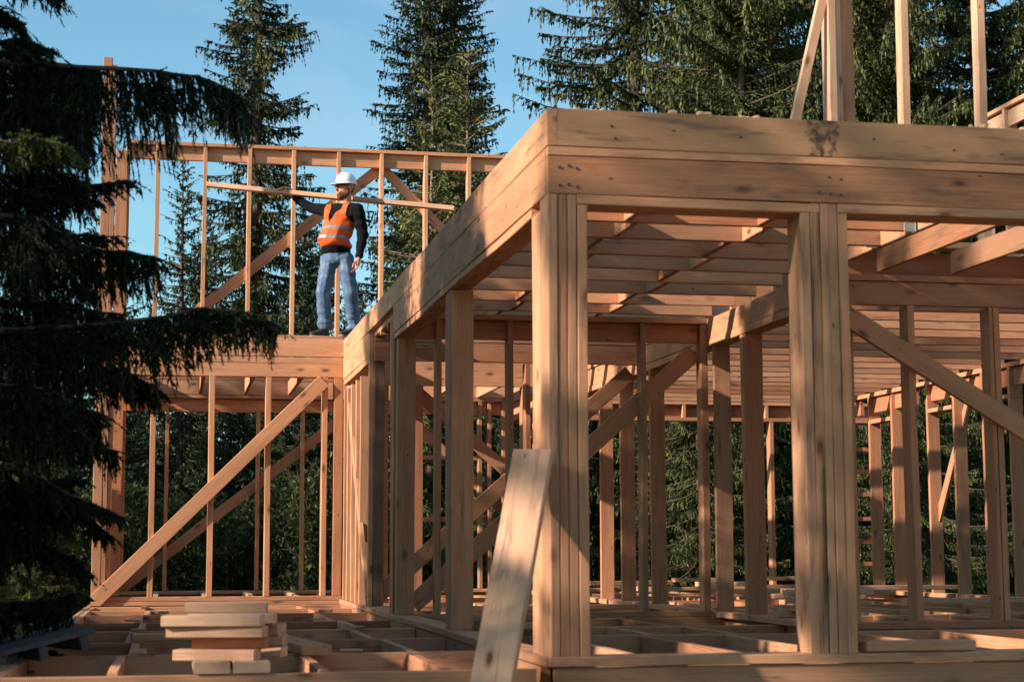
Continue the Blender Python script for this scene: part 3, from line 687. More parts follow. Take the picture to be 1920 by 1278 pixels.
# ---- foreground spruce with real needles, trunk just outside the left edge
def needle_twigs(P, D, Ln, rng, tone, droop=.3, per=300, nl=.017, wd=.0026):
    """every twig gets needles set round its axis"""
    cnt = np.maximum(6, (Ln*per).astype(int)); idx = np.repeat(np.arange(len(P)), cnt); N = len(idx)
    s = rng.rand(N)[:, None]; d = D[idx]; L = Ln[idx][:, None]
    down = np.array([0, 0, -1.0])
    a = P[idx] + d*L*s + down*droop*L*s*s
    tg = unit(d + 2*droop*s*down)
    out = unit(np.cross(tg, rng.normal(size=(N, 3))))
    nd = unit(tg*.75 + out)
    sd = unit(np.cross(nd, rng.normal(size=(N, 3))))
    l = nl*rng.uniform(.7, 1.25, (N, 1))*(1-.35*s)
    V = np.stack([a - sd*wd, a + sd*wd, a + nd*l], 1).reshape(-1, 3)
    T = np.repeat(np.clip(tone[idx] + .3*(s[:, 0]-.5) + rng.normal(size=N)*.08, 0, 1), 3)
    return V, np.arange(len(V)).reshape(-1, 3), T
FT = np.array([-4.55, 2.0, -.95])
rng = np.random.RandomState(77)
paths = [(np.array([[0, 0, -.3], [.03, 0, 2], [0, .03, 5], [.02, 0, 8.5], [0, 0, 10.5]]), np.array([.19, .16, .11, .05, .01]))]
tP, tD, tL, tT = [], [], [], []
def fbranch(pts, twigs, hang, side, tone=.4, rad0=.022, s0=.12, hl=(.18, .42)):
    pts = np.asarray(pts, float); n = 14
    tt = np.linspace(0, 1, len(pts)); s = np.linspace(0, 1, n)
    # smooth resample
    q = np.stack([np.interp(s, tt, pts[:, c]) for c in range(3)], 1)
    for _ in range(3): q[1:-1] = (q[:-2] + 2*q[1:-1] + q[2:])/4
    q[1:-1] += rng.normal(size=(n-2, 3))*.008
    paths.append((q, np.linspace(rad0, .004, n))); d = unit(np.gradient(q, axis=0))
    st = rng.uniform(s0, 1, twigs); i0 = np.minimum(n-2, (st*(n-1)).astype(int)); fr = (st*(n-1)-i0)[:, None]
    pp = q[i0]*(1-fr)+q[i0+1]*fr; dd = d[i0]
    sv = unit(np.cross(dd, [0, 0, 1.]))*rng.choice([-1, 1], twigs)[:, None]
    isd = rng.rand(twigs) < side; down = np.array([0, 0, -1.])
    dr = np.where(isd[:, None], unit(dd*.8 + sv*.75 + down*rng.uniform(-.05, .35, (twigs, 1))), unit(dd*.22 + sv*.22 + down + rng.normal(size=(twigs, 3))*.1))
    taper = np.clip((1.12-st)*1.6, .35, 1)
    ln = np.where(isd, rng.uniform(.15, .42, twigs)*taper, rng.uniform(*hl, twigs)*hang*np.clip(taper, .5, 1))
    tP.append(pp); tD.append(dr); tL.append(ln); tT.append(np.clip(tone+rng.normal(size=twigs)*.1, 0, 1))
    # secondary twiglets off the longer twigs
    m2 = rng.randint(3, 8, twigs); ix = np.repeat(np.arange(twigs), m2); u = rng.uniform(.15, .85, len(ix))[:, None]
    p2 = pp[ix] + dr[ix]*ln[ix][:, None]*u + down*.3*ln[ix][:, None]*u*u
    d2 = unit(dr[ix] + unit(rng.normal(size=(len(ix), 3)))*1.0 + down*.25)
    tP.append(p2); tD.append(d2); tL.append(ln[ix]*rng.uniform(.25, .5, len(ix))*(1.1-u[:, 0])); tT.append(np.clip(tT[-1][ix]+.08, 0, 1))
    tP.append(q[-1:]); tD.append(d[-1:]); tL.append(np.array([.14])); tT.append(np.array([tone+.1]))
# the long boughs seen in front of the house (points relative to the trunk foot)
def rel(*pts): return [np.array(p_) - FT for p_ in pts]
BOUGHS = [([(-4.5, 2.0, 3.25), (-2.86, 1.8, 3.33), (-2.49, 1.7, 3.31), (-2.16, 1.6, 3.27), (-1.85, 1.5, 3.26), (-1.64, 1.45, 3.2), (-1.46, 1.4, 3.07)], 300, 1.0, 0.16, 0.38, (0.22, 0.6)),
 ([(-4.5, 2.0, 3.38), (-3.06, 2.0, 3.45), (-2.77, 2.1, 3.47), (-2.55, 2.2, 3.45), (-2.34, 2.3, 3.45)], 260, 1.0, 0.25, 0.3, (0.3, 0.65)),
 ([(-4.5, 2.0, 2.77), (-2.78, 1.2, 2.74), (-2.6, 1.0, 2.71), (-2.45, 0.9, 2.65)], 240, 0.6, 0.5, 0.95, (0.12, 0.3)),  # sunlit look of this clump is put into its high tone
 ([(-4.5, 2.0, 2.46), (-2.85, 2.0, 2.61), (-2.49, 2.0, 2.65), (-2.28, 2.0, 2.68), (-2.11, 2.0, 2.7)], 130, 0.45, 0.6, 0.35, (0.12, 0.3)),
 ([(-4.5, 2.0, 2.3), (-2.85, 2.0, 2.36), (-2.48, 2.0, 2.36), (-2.2, 2.0, 2.37)], 120, 0.5, 0.6, 0.35, (0.12, 0.3)),
 ([(-4.5, 2.0, 2.21), (-2.84, 1.9, 2.31), (-2.47, 1.8, 2.27), (-2.2, 1.75, 2.25), (-1.95, 1.7, 2.2)], 250, 1.0, 0.22, 0.35, (0.18, 0.52)),
 ([(-4.5, 2.0, 1.72), (-2.8, 1.7, 1.76), (-2.44, 1.6, 1.76), (-2.27, 1.55, 1.77), (-1.97, 1.5, 1.82), (-1.68, 1.45, 1.88), (-1.47, 1.4, 1.88), (-1.29, 1.35, 1.79)], 380, 0.95, 0.22, 0.45, (0.15, 0.46)),
 ([(-4.5, 2.0, 1.99), (-2.85, 2.2, 2.01), (-2.39, 2.2, 1.97), (-2.14, 2.2, 1.93)], 200, 1.0, 0.2, 0.25, (0.2, 0.5)),
 ([(-4.5, 2.0, 1.72), (-2.83, 2.0, 1.69), (-2.37, 2.0, 1.62), (-2.09, 1.9, 1.55), (-1.92, 1.8, 1.43)], 240, 0.8, 0.3, 0.3, (0.15, 0.4)),
 ([(-4.5, 2.0, 1.23), (-2.81, 2.0, 1.27), (-2.45, 2.0, 1.24), (-2.16, 1.9, 1.1)], 220, 0.8, 0.35, 0.3, (0.15, 0.4)),
 ([(-4.5, 2.0, 0.93), (-2.8, 2.0, 0.93), (-2.44, 1.9, 0.83), (-2.18, 1.9, 0.62)], 200, 0.7, 0.4, 0.3, (0.15, 0.38)),
 ([(-4.5, 2.0, 1.11), (-2.77, 1.6, 1.03), (-2.42, 1.6, 0.86), (-2.12, 1.6, 0.72)], 160, 0.6, 0.4, 0.32, (0.12, 0.3)),
 ([(-4.5, 2.0, 0.69), (-2.81, 2.2, 0.66), (-2.51, 2.2, 0.56), (-2.31, 2.2, 0.41)], 170, 0.8, 0.4, 0.3, (0.12, 0.3)),
 ([(-4.5, 2.0, 3.66), (-3.07, 2.0, 3.75), (-2.89, 2.0, 3.71), (-2.76, 2.0, 3.61)], 110, 0.6, 0.6, 0.3, (0.12, 0.3)),
 ([(-4.5, 2.0, 3.92), (-2.9, 2.0, 4.0), (-2.71, 2.0, 3.92), (-2.55, 2.0, 3.82)], 110, 0.7, 0.4, 0.3, (0.12, 0.3)),
 ([(-4.5, 2.0, 3.3), (-2.96, 1.6, 3.4), (-2.78, 1.6, 3.4), (-2.58, 1.6, 3.37)], 120, 0.4, 0.7, 0.4, (0.12, 0.25)),
 ([(-4.5, 2.0, 2.99), (-2.91, 2.4, 3.13), (-2.62, 2.4, 3.14), (-2.43, 2.4, 3.08)], 170, 1.0, 0.2, 0.3, (0.25, 0.55)),
 ([(-4.5, 2.0, 3.2), (-2.9, 2.3, 3.23), (-2.63, 2.4, 3.24), (-2.38, 2.4, 3.17)], 240, 1.0, 0.3, 0.3, (0.25, 0.6)),
 ([(-4.5, 2.0, 2.74), (-2.89, 2.3, 2.77), (-2.58, 2.4, 2.81), (-2.36, 2.4, 2.75)], 260, 1.0, 0.35, 0.3, (0.2, 0.5)),
 ([(-4.5, 2.0, 2.39), (-2.79, 1.4, 2.37), (-2.61, 1.3, 2.33), (-2.42, 1.2, 2.23)], 200, 0.9, 0.35, 0.45, (0.2, 0.45)),
 ([(-4.5, 2.0, 1.44), (-2.77, 1.5, 1.44), (-2.51, 1.4, 1.39), (-2.22, 1.4, 1.27)], 260, 0.95, 0.35, 0.4, (0.2, 0.5))]
for (pts, tw_, hang, side, tone, hl) in BOUGHS: fbranch(rel(*pts), tw_, hang, side, tone, hl=hl)
# ordinary boughs all round the trunk
z = .5
while z < 9.6:
    Rb = 2.0*(1-max(0, z-1.8)/8.8)**1.0 if z > 1.2 else 1.75
    for i in range(7):
        ph = rng.uniform(0, 2*math.pi); L_ = Rb*rng.uniform(.8, 1.18)
        h = np.array([math.cos(ph), math.sin(ph), 0]); a = .45-.75*min(1, (10.5-z)/6.5)
        pts = [h*.05+[0, 0, z], h*L_*.5+[0, 0, z+L_*.5*a], h*L_*.85+[0, 0, z+L_*.8*a], h*L_+[0, 0, z+L_*.82*a+.06]]
        vis = h[0] > -.2
        fbranch(pts, int((150 if vis else 45)*L_), 1.0, .45, .35, hl=(.15, .38))
    z += .17
P = np.concatenate(tP); D = np.concatenate(tD); L = np.concatenate(tL); T = np.concatenate(tT)
V, Fq, TT = needle_twigs(P, D, L, rng, T, per=230, nl=.021, wd=.0034)
V2, F2, TT2 = diamonds(P, D, L, np.full(len(P), .011), T, rng, .3, seg=.06)
fr_ = fast_mesh('crown', V, Fq, TT, 3); fr2 = fast_mesh('twig', V2, F2, TT2*.5)
tv, tf = tubes(paths, 6)
e = empty('spruce_tree', FT); tag(e, 'dark foreground spruce filling the left edge with long drooping boughs', 'tree', G)
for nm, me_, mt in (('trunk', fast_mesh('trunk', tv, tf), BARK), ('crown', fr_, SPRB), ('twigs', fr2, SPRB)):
    me_.materials.append(mt); o = bpy.data.objects.new(nm, me_); COL.objects.link(o); o.parent = e
print('foreground tris', len(Fq), 'diamonds', len(F2))
# ---- trees beside the site that throw the dappled shade (outside the frame, left)
for i, (x, y, T_, s_) in enumerate([(-9.0, -.3, T1, .60), (-9.0, 5.6, T1, .54), (-9.3, -4.5, T6, .88), (-12.5, -5.1, T6, .95), (-12.5, 3.4, T1, .66), (-13.5, -6.6, T5, .95), (-16.5, 2.0, T1, .95), (-11.0, -6.3, T1, .82)]):
    put_tree('spruce_tree', (BARK, SPR0), (x, y, GZ(x, y)), T_, i*1.7, s_, 'spruce standing at the left side of the clearing', 'spruces at the left of the clearing')
for i in range(15):  # ring out of view, added to keep low sky light off the front wall
    a_ = rad(-150 + i*11.5); x, y = 2 + 30*math.cos(a_), -4 + 30*math.sin(a_)
    put_tree('spruce_tree', (BARK, SPR0), (x, y, GZ(x, y)), TB, i*1.7, 1.1, 'unseen spruce added out of view to block low sky', 'unseen spruces added to block low sky')
# ------------------------------------------------------------------ loose lumber
def loose(name, a, b, wdir, w, t, label, cat='board', mat=None, group=None, **k):
    o = Boards().add(a, b, wdir, w, t, **k).build(name, mat or PINE)
    return tag(o, label, cat, group)
def yawboard(name, cx, cy, z0, L, W, th, yaw, label, mat=None, group=None, cat='board', tone=.3):
    d = Vector((math.cos(yaw), math.sin(yaw), 0)); c = Vector((cx, cy, z0+th/2))
    return loose(name, c-d*L/2, c+d*L/2, (-math.sin(yaw), math.cos(yaw), 0), W, th, label, cat, mat, group, tone=tone, jit=False, ch=.005)
LEANW = wood_material('knotty_board', (0.88, 0.50, 0.31), (0.60, 0.26, 0.13), .4)
loose('leaning_board', (-.60, -.88, -.84), (-.092, -.045, 1.0), (math.cos(-.5), math.sin(-.5), 0), .198, .048,
      'wide knotty board leaning against the corner post', mat=LEANW, tone=.15, ch=.005)
GS = 'offcuts stacked in the near pile'
a_ = -.35
stk = [(-1.63, .5, .36, .16, 'upper whitish offcut at the very top back of the near pile', FRESH, .1),]
z = -.058
for x0, x1, lb_ in ((-1.715, -1.545, 'left of the two blocks at the bottom of the near pile'), (-1.53, -1.355, 'right of the two blocks at the bottom of the near pile')):
    tag(Boards().box(x0, x1, .09, .66, z, z+.052, 'y', tone=.15, jit=False).build('lumber_offcut', FRESH), lb_, 'offcut', GS)
zz = z+.054
for (cx, cy, L_, W_, yw, lb_, mt, tn) in ((-1.60, .28, .40, .145, -.30, 'pale offcut just above the two bottom blocks of the near pile', FRESH, .45),
        (-1.53, .36, .36, .15, -.22, 'dark knotty offcut in the middle of the near pile', PINE, .95),
        (-1.60, .30, .47, .15, -.26, 'long sunlit offcut third from the top of the near pile', FRESH, .35),
        (-1.62, .28, .48, .15, -.22, 'long whitish offcut with a knot near the top of the near pile', FRESH, .1)):
    yawboard('lumber_offcut', cx, cy, zz, L_, W_, .053, yw, lb_, mt, GS, 'offcut', tn); zz += .0545
yawboard('lumber_offcut', -1.52, .47, zz-.053+.054-.054, .42, .15, .053, -.2, 'whitish offcut at the back on top of the near pile', FRESH, GS, 'offcut', .05)
yawboard('lumber_offcut', -1.55, .50, zz+.0015, .40, .15, .05, -.12, 'whitish offcut crowning the near pile, set far back', FRESH, GS, 'offcut', .2)
for k, (cx, cy, z0, yw) in enumerate(((-1.42, .60, -.005, -.3), (-1.42, .58, .05, -.25), (-1.43, .59, .104, -.35))):
    yawboard('lumber_offcut', cx, cy, z0, .34, .15, .053, yw, ('lowest', 'middle', 'upper')[k] + ' offcut of the rear right column of the near pile', FRESH, GS, 'offcut', .3+.2*(k % 2))
loose('plank', (-1.02, 1.45, -.028), (-1.33, 3.55, -.026), (1, .15, 0), .17, .055, 'plank lying on the open joists right of the near pile, sawn end facing out', tone=.5, ch=.006)
yawboard('plank', -1.62, 3.3, -.054, .9, .16, .045, .1, 'short board lying on the joists behind the near pile', PINE, None, 'board', .3)
yawboard('plank', 1.94, .085, .003, .60, .13, .052, 0.02, 'short loose plank resting on the front sill right of the double post', AGED, None, 'board', .35)
yawboard('plank', .55, 4.3, .0, .7, .15, .05, -.25, 'short board on the floor sill behind the thick side post', AGED, None, 'board', .6)
yawboard('plank', .42, 3.0, .0, .5, .14, .045, .1, 'short block on the floor joists beside the thick side post', PINE, None, 'board', .5)
for y, z0, ln_, lb_ in ((3.8, .0, .4, 'lower offcut by the long inner wall'), (3.8, .05, .34, 'middle offcut by the long inner wall'), (3.82, .1, .22, 'upper offcut by the long inner wall')):
    yawboard('lumber_offcut', 2.95-ln_*.05, y+.6, z0+.002, ln_, .15, .048, -.1, lb_, FRESH, 'offcuts piled by the long inner wall', 'offcut', .5)
rg = random.Random(21)
for k in range(16):
    x, y = rg.uniform(3.2, 6.5), rg.uniform(6.5, 14.6)
    yawboard('plank', x, y, .004+.052*(k % 3), rg.uniform(.5, 1.5), .14, .05, rg.choice((0, .05, -.08, 1.5, .2)), 'loose board scattered on the joists of the back room', FRESH, 'loose boards scattered in the back room', 'board', rg.uniform(.1, .7))
GU = 'boards stacked on the upper deck'
for k, (x0, x1, y0, z0) in enumerate(((-1.75, -.95, 12.9, 2.83), (-1.6, -1.0, 12.92, 2.875), (-1.5, -1.15, 12.9, 2.92))):
    tag(Boards().box(x0, x1, y0, y0+.4, z0, z0+.043, 'x', tone=.3).build('lumber', FRESH), ('bottom', 'middle', 'top')[k]+' board of the small stack on the upper deck left of the worker', 'board', GU)
tag(Boards().box(-2.6, -.05, 12.8, 13.4, 2.803, 2.828, 'x', tone=.4).build('deck_board', PINE), 'wide board laid flat on the upper deck under the small stack', 'board')
# pale chips left along the top of the front beam
for k in range(20):
    u = rg.random(); x = rg.choice((rg.uniform(.1, 2.9), rg.uniform(.1, .3), rg.uniform(.8, 1.2), rg.uniform(2.1, 2.8)))
    bm = bmesh.new(); bmesh.ops.create_icosphere(bm, subdivisions=2, radius=1)
    s_ = rg.uniform(.007, .019)
    ax = (rg.uniform(.9, 1.9), rg.uniform(.8, 1.3), rg.uniform(.55, .9)); 
    for v_ in bm.verts:
        n_ = 1+.18*math.sin(v_.co.x*4+k)+.12*math.cos(v_.co.y*5+k*2)
        v_.co = Vector((v_.co.x*ax[0]*n_, v_.co.y*ax[1]*n_, v_.co.z*ax[2]*n_))*s_
    me = bpy.data.meshes.new('chip'); bm.to_mesh(me); bm.free()
    for pl in me.polygons: pl.use_smooth = True
    if 'chipm' not in globals(): chipm = plain('pale_chip', (.85, .56, .34), .8, 0, .2, 60)
    tag(link('wood_chip', me, chipm, None, (x, rg.uniform(.01, .045), 2.744 + s_*ax[2]*.8)), 'small pale rounded chip lying along the top of the front beam', 'chip', 'pale chips along the front beam')
# dark slatted pallet tilted over the left edge of the floor
slate = plain('grey_painted_slats', (.05, .053, .058), .6, 0, .35, 18)
pal = empty('pallet', (-2.6, 2.3, -.06)); tag(pal, 'dark grey slatted pallet lying tilted on the left edge of the floor', 'pallet')
A_ = Vector((-2.74, 1.1, -.02)); dx = Vector((.50, .12, .12)); nrm_y = Vector((.03, 1.0, .03))
dxn = dx.normalized(); dyn = (nrm_y - dxn*nrm_y.dot(dxn)).normalized(); dzn = dxn.cross(dyn)
for k in range(6):
    c0 = A_ + dyn*(.06+.24*k)
    Boards().add(c0, c0+dxn*.55, dyn, .13, .026, ch=.003).build('slat', slate, pal)
for k in range(3):
    c0 = A_ + dxn*(.05+.22*k) - dzn*.052
    Boards().add(c0, c0+dyn*1.32, dxn, .045, .075, ch=.003).build('bearer', slate, pal)

tag(Boards().box(-2.5, .0, 10.70, 11.05, 2.829, 2.871, 'x', tone=.4).build('deck_board', PINE), 'board laid along the upper deck edge under the feet of the worker', 'board')
rg = random.Random(5)
for k in range(14):
    yy = rg.choice((1.705, 3.205, 4.685, 6.245, 8.045)); x = rg.uniform(-2.5, -.1)
    yawboard('wood_scrap', x, yy, -.052, rg.uniform(.06, .16), rg.uniform(.03, .05), rg.uniform(.012, .03), rg.uniform(-.6, .6), 'small scrap of wood left lying on a floor joist', FRESH, 'wood scraps on the floor joists', 'scrap', rg.uniform(.1, .6))
# ------------------------------------------------------------------ the worker
MANPOS = Vector((-.068, 10.85, 2.872))
MO = Vector((-.108, 10.85, 2.832))
_t = bmesh.new(); bmesh.ops.create_icosphere(_t, subdivisions=2, radius=1); ICO = [v_.co.copy() for v_ in _t.verts]; _t.free()
def hull(bm, parts):
    """convex hull of ellipsoids (center, radius or (rx,ry,rz)) added to bm"""
    h = bmesh.new()
    for c, r in parts:
        r = (r, r, r) if not hasattr(r, '__len__') else r
        for v_ in ICO: h.verts.new((v_.x*r[0]+c[0], v_.y*r[1]+c[1], v_.z*r[2]+c[2]))
    res = bmesh.ops.convex_hull(h, input=h.verts[:])
    bmesh.ops.delete(h, geom=[v_ for v_ in h.verts if not v_.link_faces], context='VERTS')
    me = bpy.data.meshes.new('h'); h.to_mesh(me); h.free(); bm.from_mesh(me); bpy.data.meshes.remove(me)
def chain(bm, pts):
    for a, b_ in zip(pts[:-1], pts[1:]): hull(bm, [a, b_])
def blob(name, build, voxel, mat, parent, smooth=4, disp=None, keep=None, solid=None):
    bm = bmesh.new(); build(bm); me = bpy.data.meshes.new('tmp'); bm.to_mesh(me); bm.free()
    o = bpy.data.objects.new('tmp', me); COL.objects.link(o)
    r = o.modifiers.new('r', 'REMESH'); r.mode = 'VOXEL'; r.voxel_size = voxel; r.use_smooth_shade = True
    if smooth: s = o.modifiers.new('s', 'SMOOTH'); s.factor = .5; s.iterations = smooth
    dg = bpy.context.evaluated_depsgraph_get(); me2 = bpy.data.meshes.new_from_object(o.evaluated_get(dg))
    bpy.data.objects.remove(o)
    n = len(me2.vertices); co = np.empty(n*3, np.float32); me2.vertices.foreach_get('co', co); co = co.reshape(-1, 3)
    no = np.empty(n*3, np.float32); me2.vertices.foreach_get('normal', no); no = no.reshape(-1, 3)
    if disp: co = co + no*disp(co, no)[:, None]; me2.vertices.foreach_set('co', np.ascontiguousarray(co, dtype=np.float32).ravel())
    if keep:
        bm = bmesh.new(); bm.from_mesh(me2)
        bmesh.ops.delete(bm, geom=[f_ for f_ in bm.faces if not keep(f_.calc_center_median())], context='FACES')
        if solid: bmesh.ops.solidify(bm, geom=bm.faces[:], thickness=solid)
        bm.to_mesh(me2); bm.free()
    me2.name = name; me2.materials.clear(); me2.update()
    for pl in me2.polygons: pl.use_smooth = True
    o = bpy.data.objects.new(name, me2); COL.objects.link(o)
    for m_ in (mat if isinstance(mat, list) else [mat]): me2.materials.append(m_)
    if parent: o.parent = parent
    return o
SKIN = plain('skin', (.55, .235, .13), .5, 0, .12, 25); SKIN.node_tree.nodes['Principled BSDF'].inputs['Subsurface Weight'].default_value = .08
BLACK = plain('black_knit', (.006, .006, .007), .95, 0, .2, 60, .15)
SHOE = plain('dark_shoe', (.03, .024, .022), .6, 0, .3, 40); SOLE = plain('shoe_sole', (.42, .36, .3), .7)
ORANGE = plain('orange_vest', (.70, .10, .016), .7, 0, .12, 14, .3); SILVER = plain('reflective_band', (.22, .215, .215), .5, .2, .15, 30)
WHITE = plain('white_helmet', (.80, .81, .83), .28, 0, 0, 1, .5); HAIR = plain('ginger_beard', (.13, .05, .022), .9, 0, .3, 120)
DARKP = plain('dark_plastic', (.012, .012, .014), .35)
# denim: fades to pale on the thighs and knees (the cloth's own wear)
DEN, t, p, o = newmat('denim'); b = NB(t); tc = b.n('ShaderNodeTexCoord').outputs['Object']
f = b.noise(b.mapping(tc, (1, 1, .6)), 7, 4, .65); f2 = b.noise(b.mapping(tc, (1, 1, .8)), 26, 3, .6)
b.link(b.ramp(b.math('ADD', b.math('MULTIPLY', f, .75), b.math('MULTIPLY', f2, .3)), [(.36, (.04, .075, .135)), (.56, (.085, .145, .235)), (.78, (.27, .36, .46))]), p.inputs['Base Color'])
p.inputs['Roughness'].default_value = .85; bp = b.n('ShaderNodeBump'); bp.inputs['Distance'].default_value = .004; bp.inputs['Strength'].default_value = .5
b.link(f2, bp.inputs['Height']); b.link(bp.outputs[0], p.inputs['Normal'])

HR, KR, AR = (-.075, .045, .87), (-.145, -.03, .50), (-.115, .035, .11)
HL, KL, AL = (.09, -.04, .87), (.15, -.085, .48), (.205, .02, .11)
PEL, BEL, CHE = (.0, .0, .90), (-.035, -.03, 1.08), (.045, .0, 1.30)
SR, ER, WR_, PR = (-.085, .15, 1.44), (-.25, .31, 1.495), (-.455, .40, 1.632), (-.535, .365, 1.722)
SL, EL_, WL_, PL = (.215, -.13, 1.40), (.275, -.13, 1.13), (.225, -.20, .865), (.21, -.225, .79)
NB_, HD = (.095, .0, 1.47), (.085, -.02, 1.665)
FD = Vector((-.93, -.37, 0)).normalized(); SDv = Vector((.37, -.93, 0)).normalized()     # head: forward, left
def hp(f_, s_, z_): return tuple(Vector(HD) + FD*f_ + SDv*s_ + Vector((0, 0, z_)))
def fingers(bm, base, along, across, out, curl, L_=.085, r=.0085):
    al, ac, ou = Vector(along).normalized(), Vector(across).normalized(), Vector(out).normalized(); B0 = Vector(base)
    for k, (off, ln) in enumerate(((-.030, .92), (-.010, 1.05), (.010, .98), (.029, .78))):
        q = [B0 + ac*off]; ang = .15
        for sgm in range(3):
            ang += curl*(.8+.25*k*.3); q.append(q[-1] + (al*math.cos(ang) + ou*math.sin(ang))*L_*ln*(.42, .32, .26)[sgm])
        chain(bm, [(tuple(v_), r*(1-.12*i)) for i, v_ in enumerate(q)])
def body(bm):
    hull(bm, [(PEL, (.13, .11, .09)), (BEL, (.135, .13, .12))]); hull(bm, [(BEL, (.135, .13, .1)), (CHE, (.15, .12, .12))])
    hull(bm, [(CHE, (.14, .11, .1)), (SR, .055)]); hull(bm, [(CHE, (.14, .11, .1)), (SL, .055)]); hull(bm, [(SR, .05), (SL, .05), (NB_, .06)])
    chain(bm, [(HR, .085), (KR, .055), (AR, .04)]); chain(bm, [(HL, .085), (KL, .055), (AL, .04)]); hull(bm, [(HR, .08), (HL, .08), (PEL, .1)])
    hull(bm, [((AR[0], AR[1], .05), .028), ((-.235, -.015, .03), .018)]); hull(bm, [((AL[0], AL[1], .05), .028), ((.075, -.10, .03), .018)])
    chain(bm, [(SR, .05), (ER, .04), (WR_, .028)]); chain(bm, [(SL, .05), (EL_, .04), (WL_, .028)])
    chain(bm, [(NB_, .06), (hp(-.02, 0, -.09), .056)])
    hull(bm, [(hp(-.02, 0, .035), (.088, .080, .085)), (hp(.0, 0, -.01), (.085, .072, .08))])
    hull(bm, [(hp(.02, 0, -.02), .066), (hp(.055, 0, -.095), .03), (hp(.0, .035, -.08), .028), (hp(.0, -.035, -.08), .028)])
    hull(bm, [(hp(.088, 0, .0), .009), (hp(.112, 0, -.030), .012), (hp(.092, 0, -.034), .013)])          # nose
    for s_ in (-1, 1):
        hull(bm, [(hp(-.012, s_*.078, .004), .014), (hp(-.018, s_*.082, .022), .011), (hp(-.004, s_*.074, -.018), .008)])  # ear
        hull(bm, [(hp(.078, s_*.030, .012), .012), (hp(.073, s_*.038, .012), .011)])
    hull(bm, [(hp(.080, .02, -.056), .010), (hp(.080, -.02, -.056), .010)])                                # lips
    # right hand laid over the board, fingers closing on its near side
    hull(bm, [(WR_, .026), (tuple(Vector(PR)+Vector((.03, .02, .0))), (.03, .036, .02))]); hull(bm, [(tuple(Vector(PR)+Vector((.03, .02, 0))), (.028, .036, .017)), (tuple(Vector(PR)+Vector((-.025, .0, .004))), (.022, .040, .013))])
    fingers(bm, Vector(PR)+Vector((-.04, .0, .005)), (-.75, -.5, .1), (.5, -.8, 0), (0, -.2, -1), .32)
    chain(bm, [(tuple(Vector(PR)+Vector((.03, -.02, 0))), .011), (tuple(Vector(PR)+Vector((.0, -.055, -.005))), .0095), (tuple(Vector(PR)+Vector((-.02, -.07, -.03))), .008)])
    # left hand hanging, loosely curled
    hull(bm, [(WL_, .027), (PL, (.026, .036, .042))])
    fingers(bm, Vector(PL)+Vector((-.003, -.004, -.036)), (-.12, -.08, -1), (.25, -.95, 0), (-1, -.1, .0), .42)
    chain(bm, [(tuple(Vector(PL)+Vector((-.02, -.02, .02))), .012), (tuple(Vector(PL)+Vector((-.05, -.035, -.012))), .0105), (tuple(Vector(PL)+Vector((-.058, -.035, -.048))), .0085)])
man = blob('person', body, .0055, SKIN, None, 2)
man.location = MANPOS; man.scale = (1.02,)*3; WL[man.name] = MANPOS.copy()
tag(man, 'bearded person in white hard hat and orange vest standing on the deck holding a board', 'person')
def wr(co, f1, a1, f2=0, a2=0, ph=0):
    x, y, z_ = co[:, 0], co[:, 1], co[:, 2]
    return a1*np.sin(z_*f1*.8 + 1.5*np.sin(x*9+ph) + 1.3*np.sin(y*8+1) + 1.5*np.sin(z_*9+ph)) + a2*np.sin(z_*f2*.7 + x*14 + 1.6*np.sin(y*10+ph))
def jeans(bm):
    hull(bm, [((.0, .0, .93), (.155, .135, .03)), ((.005, .0, .84), (.155, .135, .07))])
    hull(bm, [((.0, .0, .88), (.15, .13, .05)), (HR, (.105, .11, .08))]); hull(bm, [((.0, .0, .88), (.15, .13, .05)), (HL, (.105, .11, .08))])
    chain(bm, [(HR, (.10, .108, .09)), (KR, (.082, .085, .09)), ((-.122, .025, .20), (.078, .08, .06)), ((-.11, .025, .095), (.085, .088, .018))])
    chain(bm, [(HL, (.10, .108, .09)), (KL, (.082, .085, .09)), ((.19, .0, .20), (.078, .08, .06)), ((.20, .01, .095), (.085, .088, .018))])
def jd(co, no):
    z_ = co[:, 2]; lo = np.clip((.42-z_)/.3, 0, 1); 
    return wr(co, 55, .004, 90, .0025) * (.6+1.6*lo) + .004*np.sin(z_*120)*lo**2
blob('jeans', jeans, .008, DEN, man, 3, jd)
def sweater(bm):
    hull(bm, [((.0, .0, .93), (.16, .14, .025)), (BEL, (.165, .155, .12))]); hull(bm, [(BEL, (.165, .155, .10)), (CHE, (.17, .135, .13))])
    hull(bm, [(CHE, (.15, .12, .1)), (SR, .075)]); hull(bm, [(CHE, (.15, .12, .1)), (SL, .078)]); hull(bm, [(SR, .07), (SL, .07), (NB_, (.075, .07, .045))])
    chain(bm, [(SR, .075), (ER, .062), (tuple(Vector(ER).lerp(Vector(WR_), .9)), .042)])
    chain(bm, [(SL, .078), (EL_, .066), (tuple(Vector(EL_).lerp(Vector(WL_), .92)), .044)])
blob('sweater', sweater, .008, BLACK, man, 3, lambda co, no: wr(co, 60, .004, 100, .002, 2))
def vestb(bm):
    hull(bm, [((-.005, .0, 1.0), (.178, .158, .03)), (BEL, (.182, .172, .12))]); hull(bm, [(BEL, (.182, .172, .10)), (CHE, (.186, .15, .13))])
    hull(bm, [(CHE, (.165, .135, .1)), (SR, .088)]); hull(bm, [(CHE, (.165, .135, .1)), (SL, .090)]); hull(bm, [(SR, .082), (SL, .082), (NB_, (.095, .09, .03))])
VF = Vector((-.72, -.69, 0)).normalized(); VS = Vector((.69, -.72, 0)).normalized()
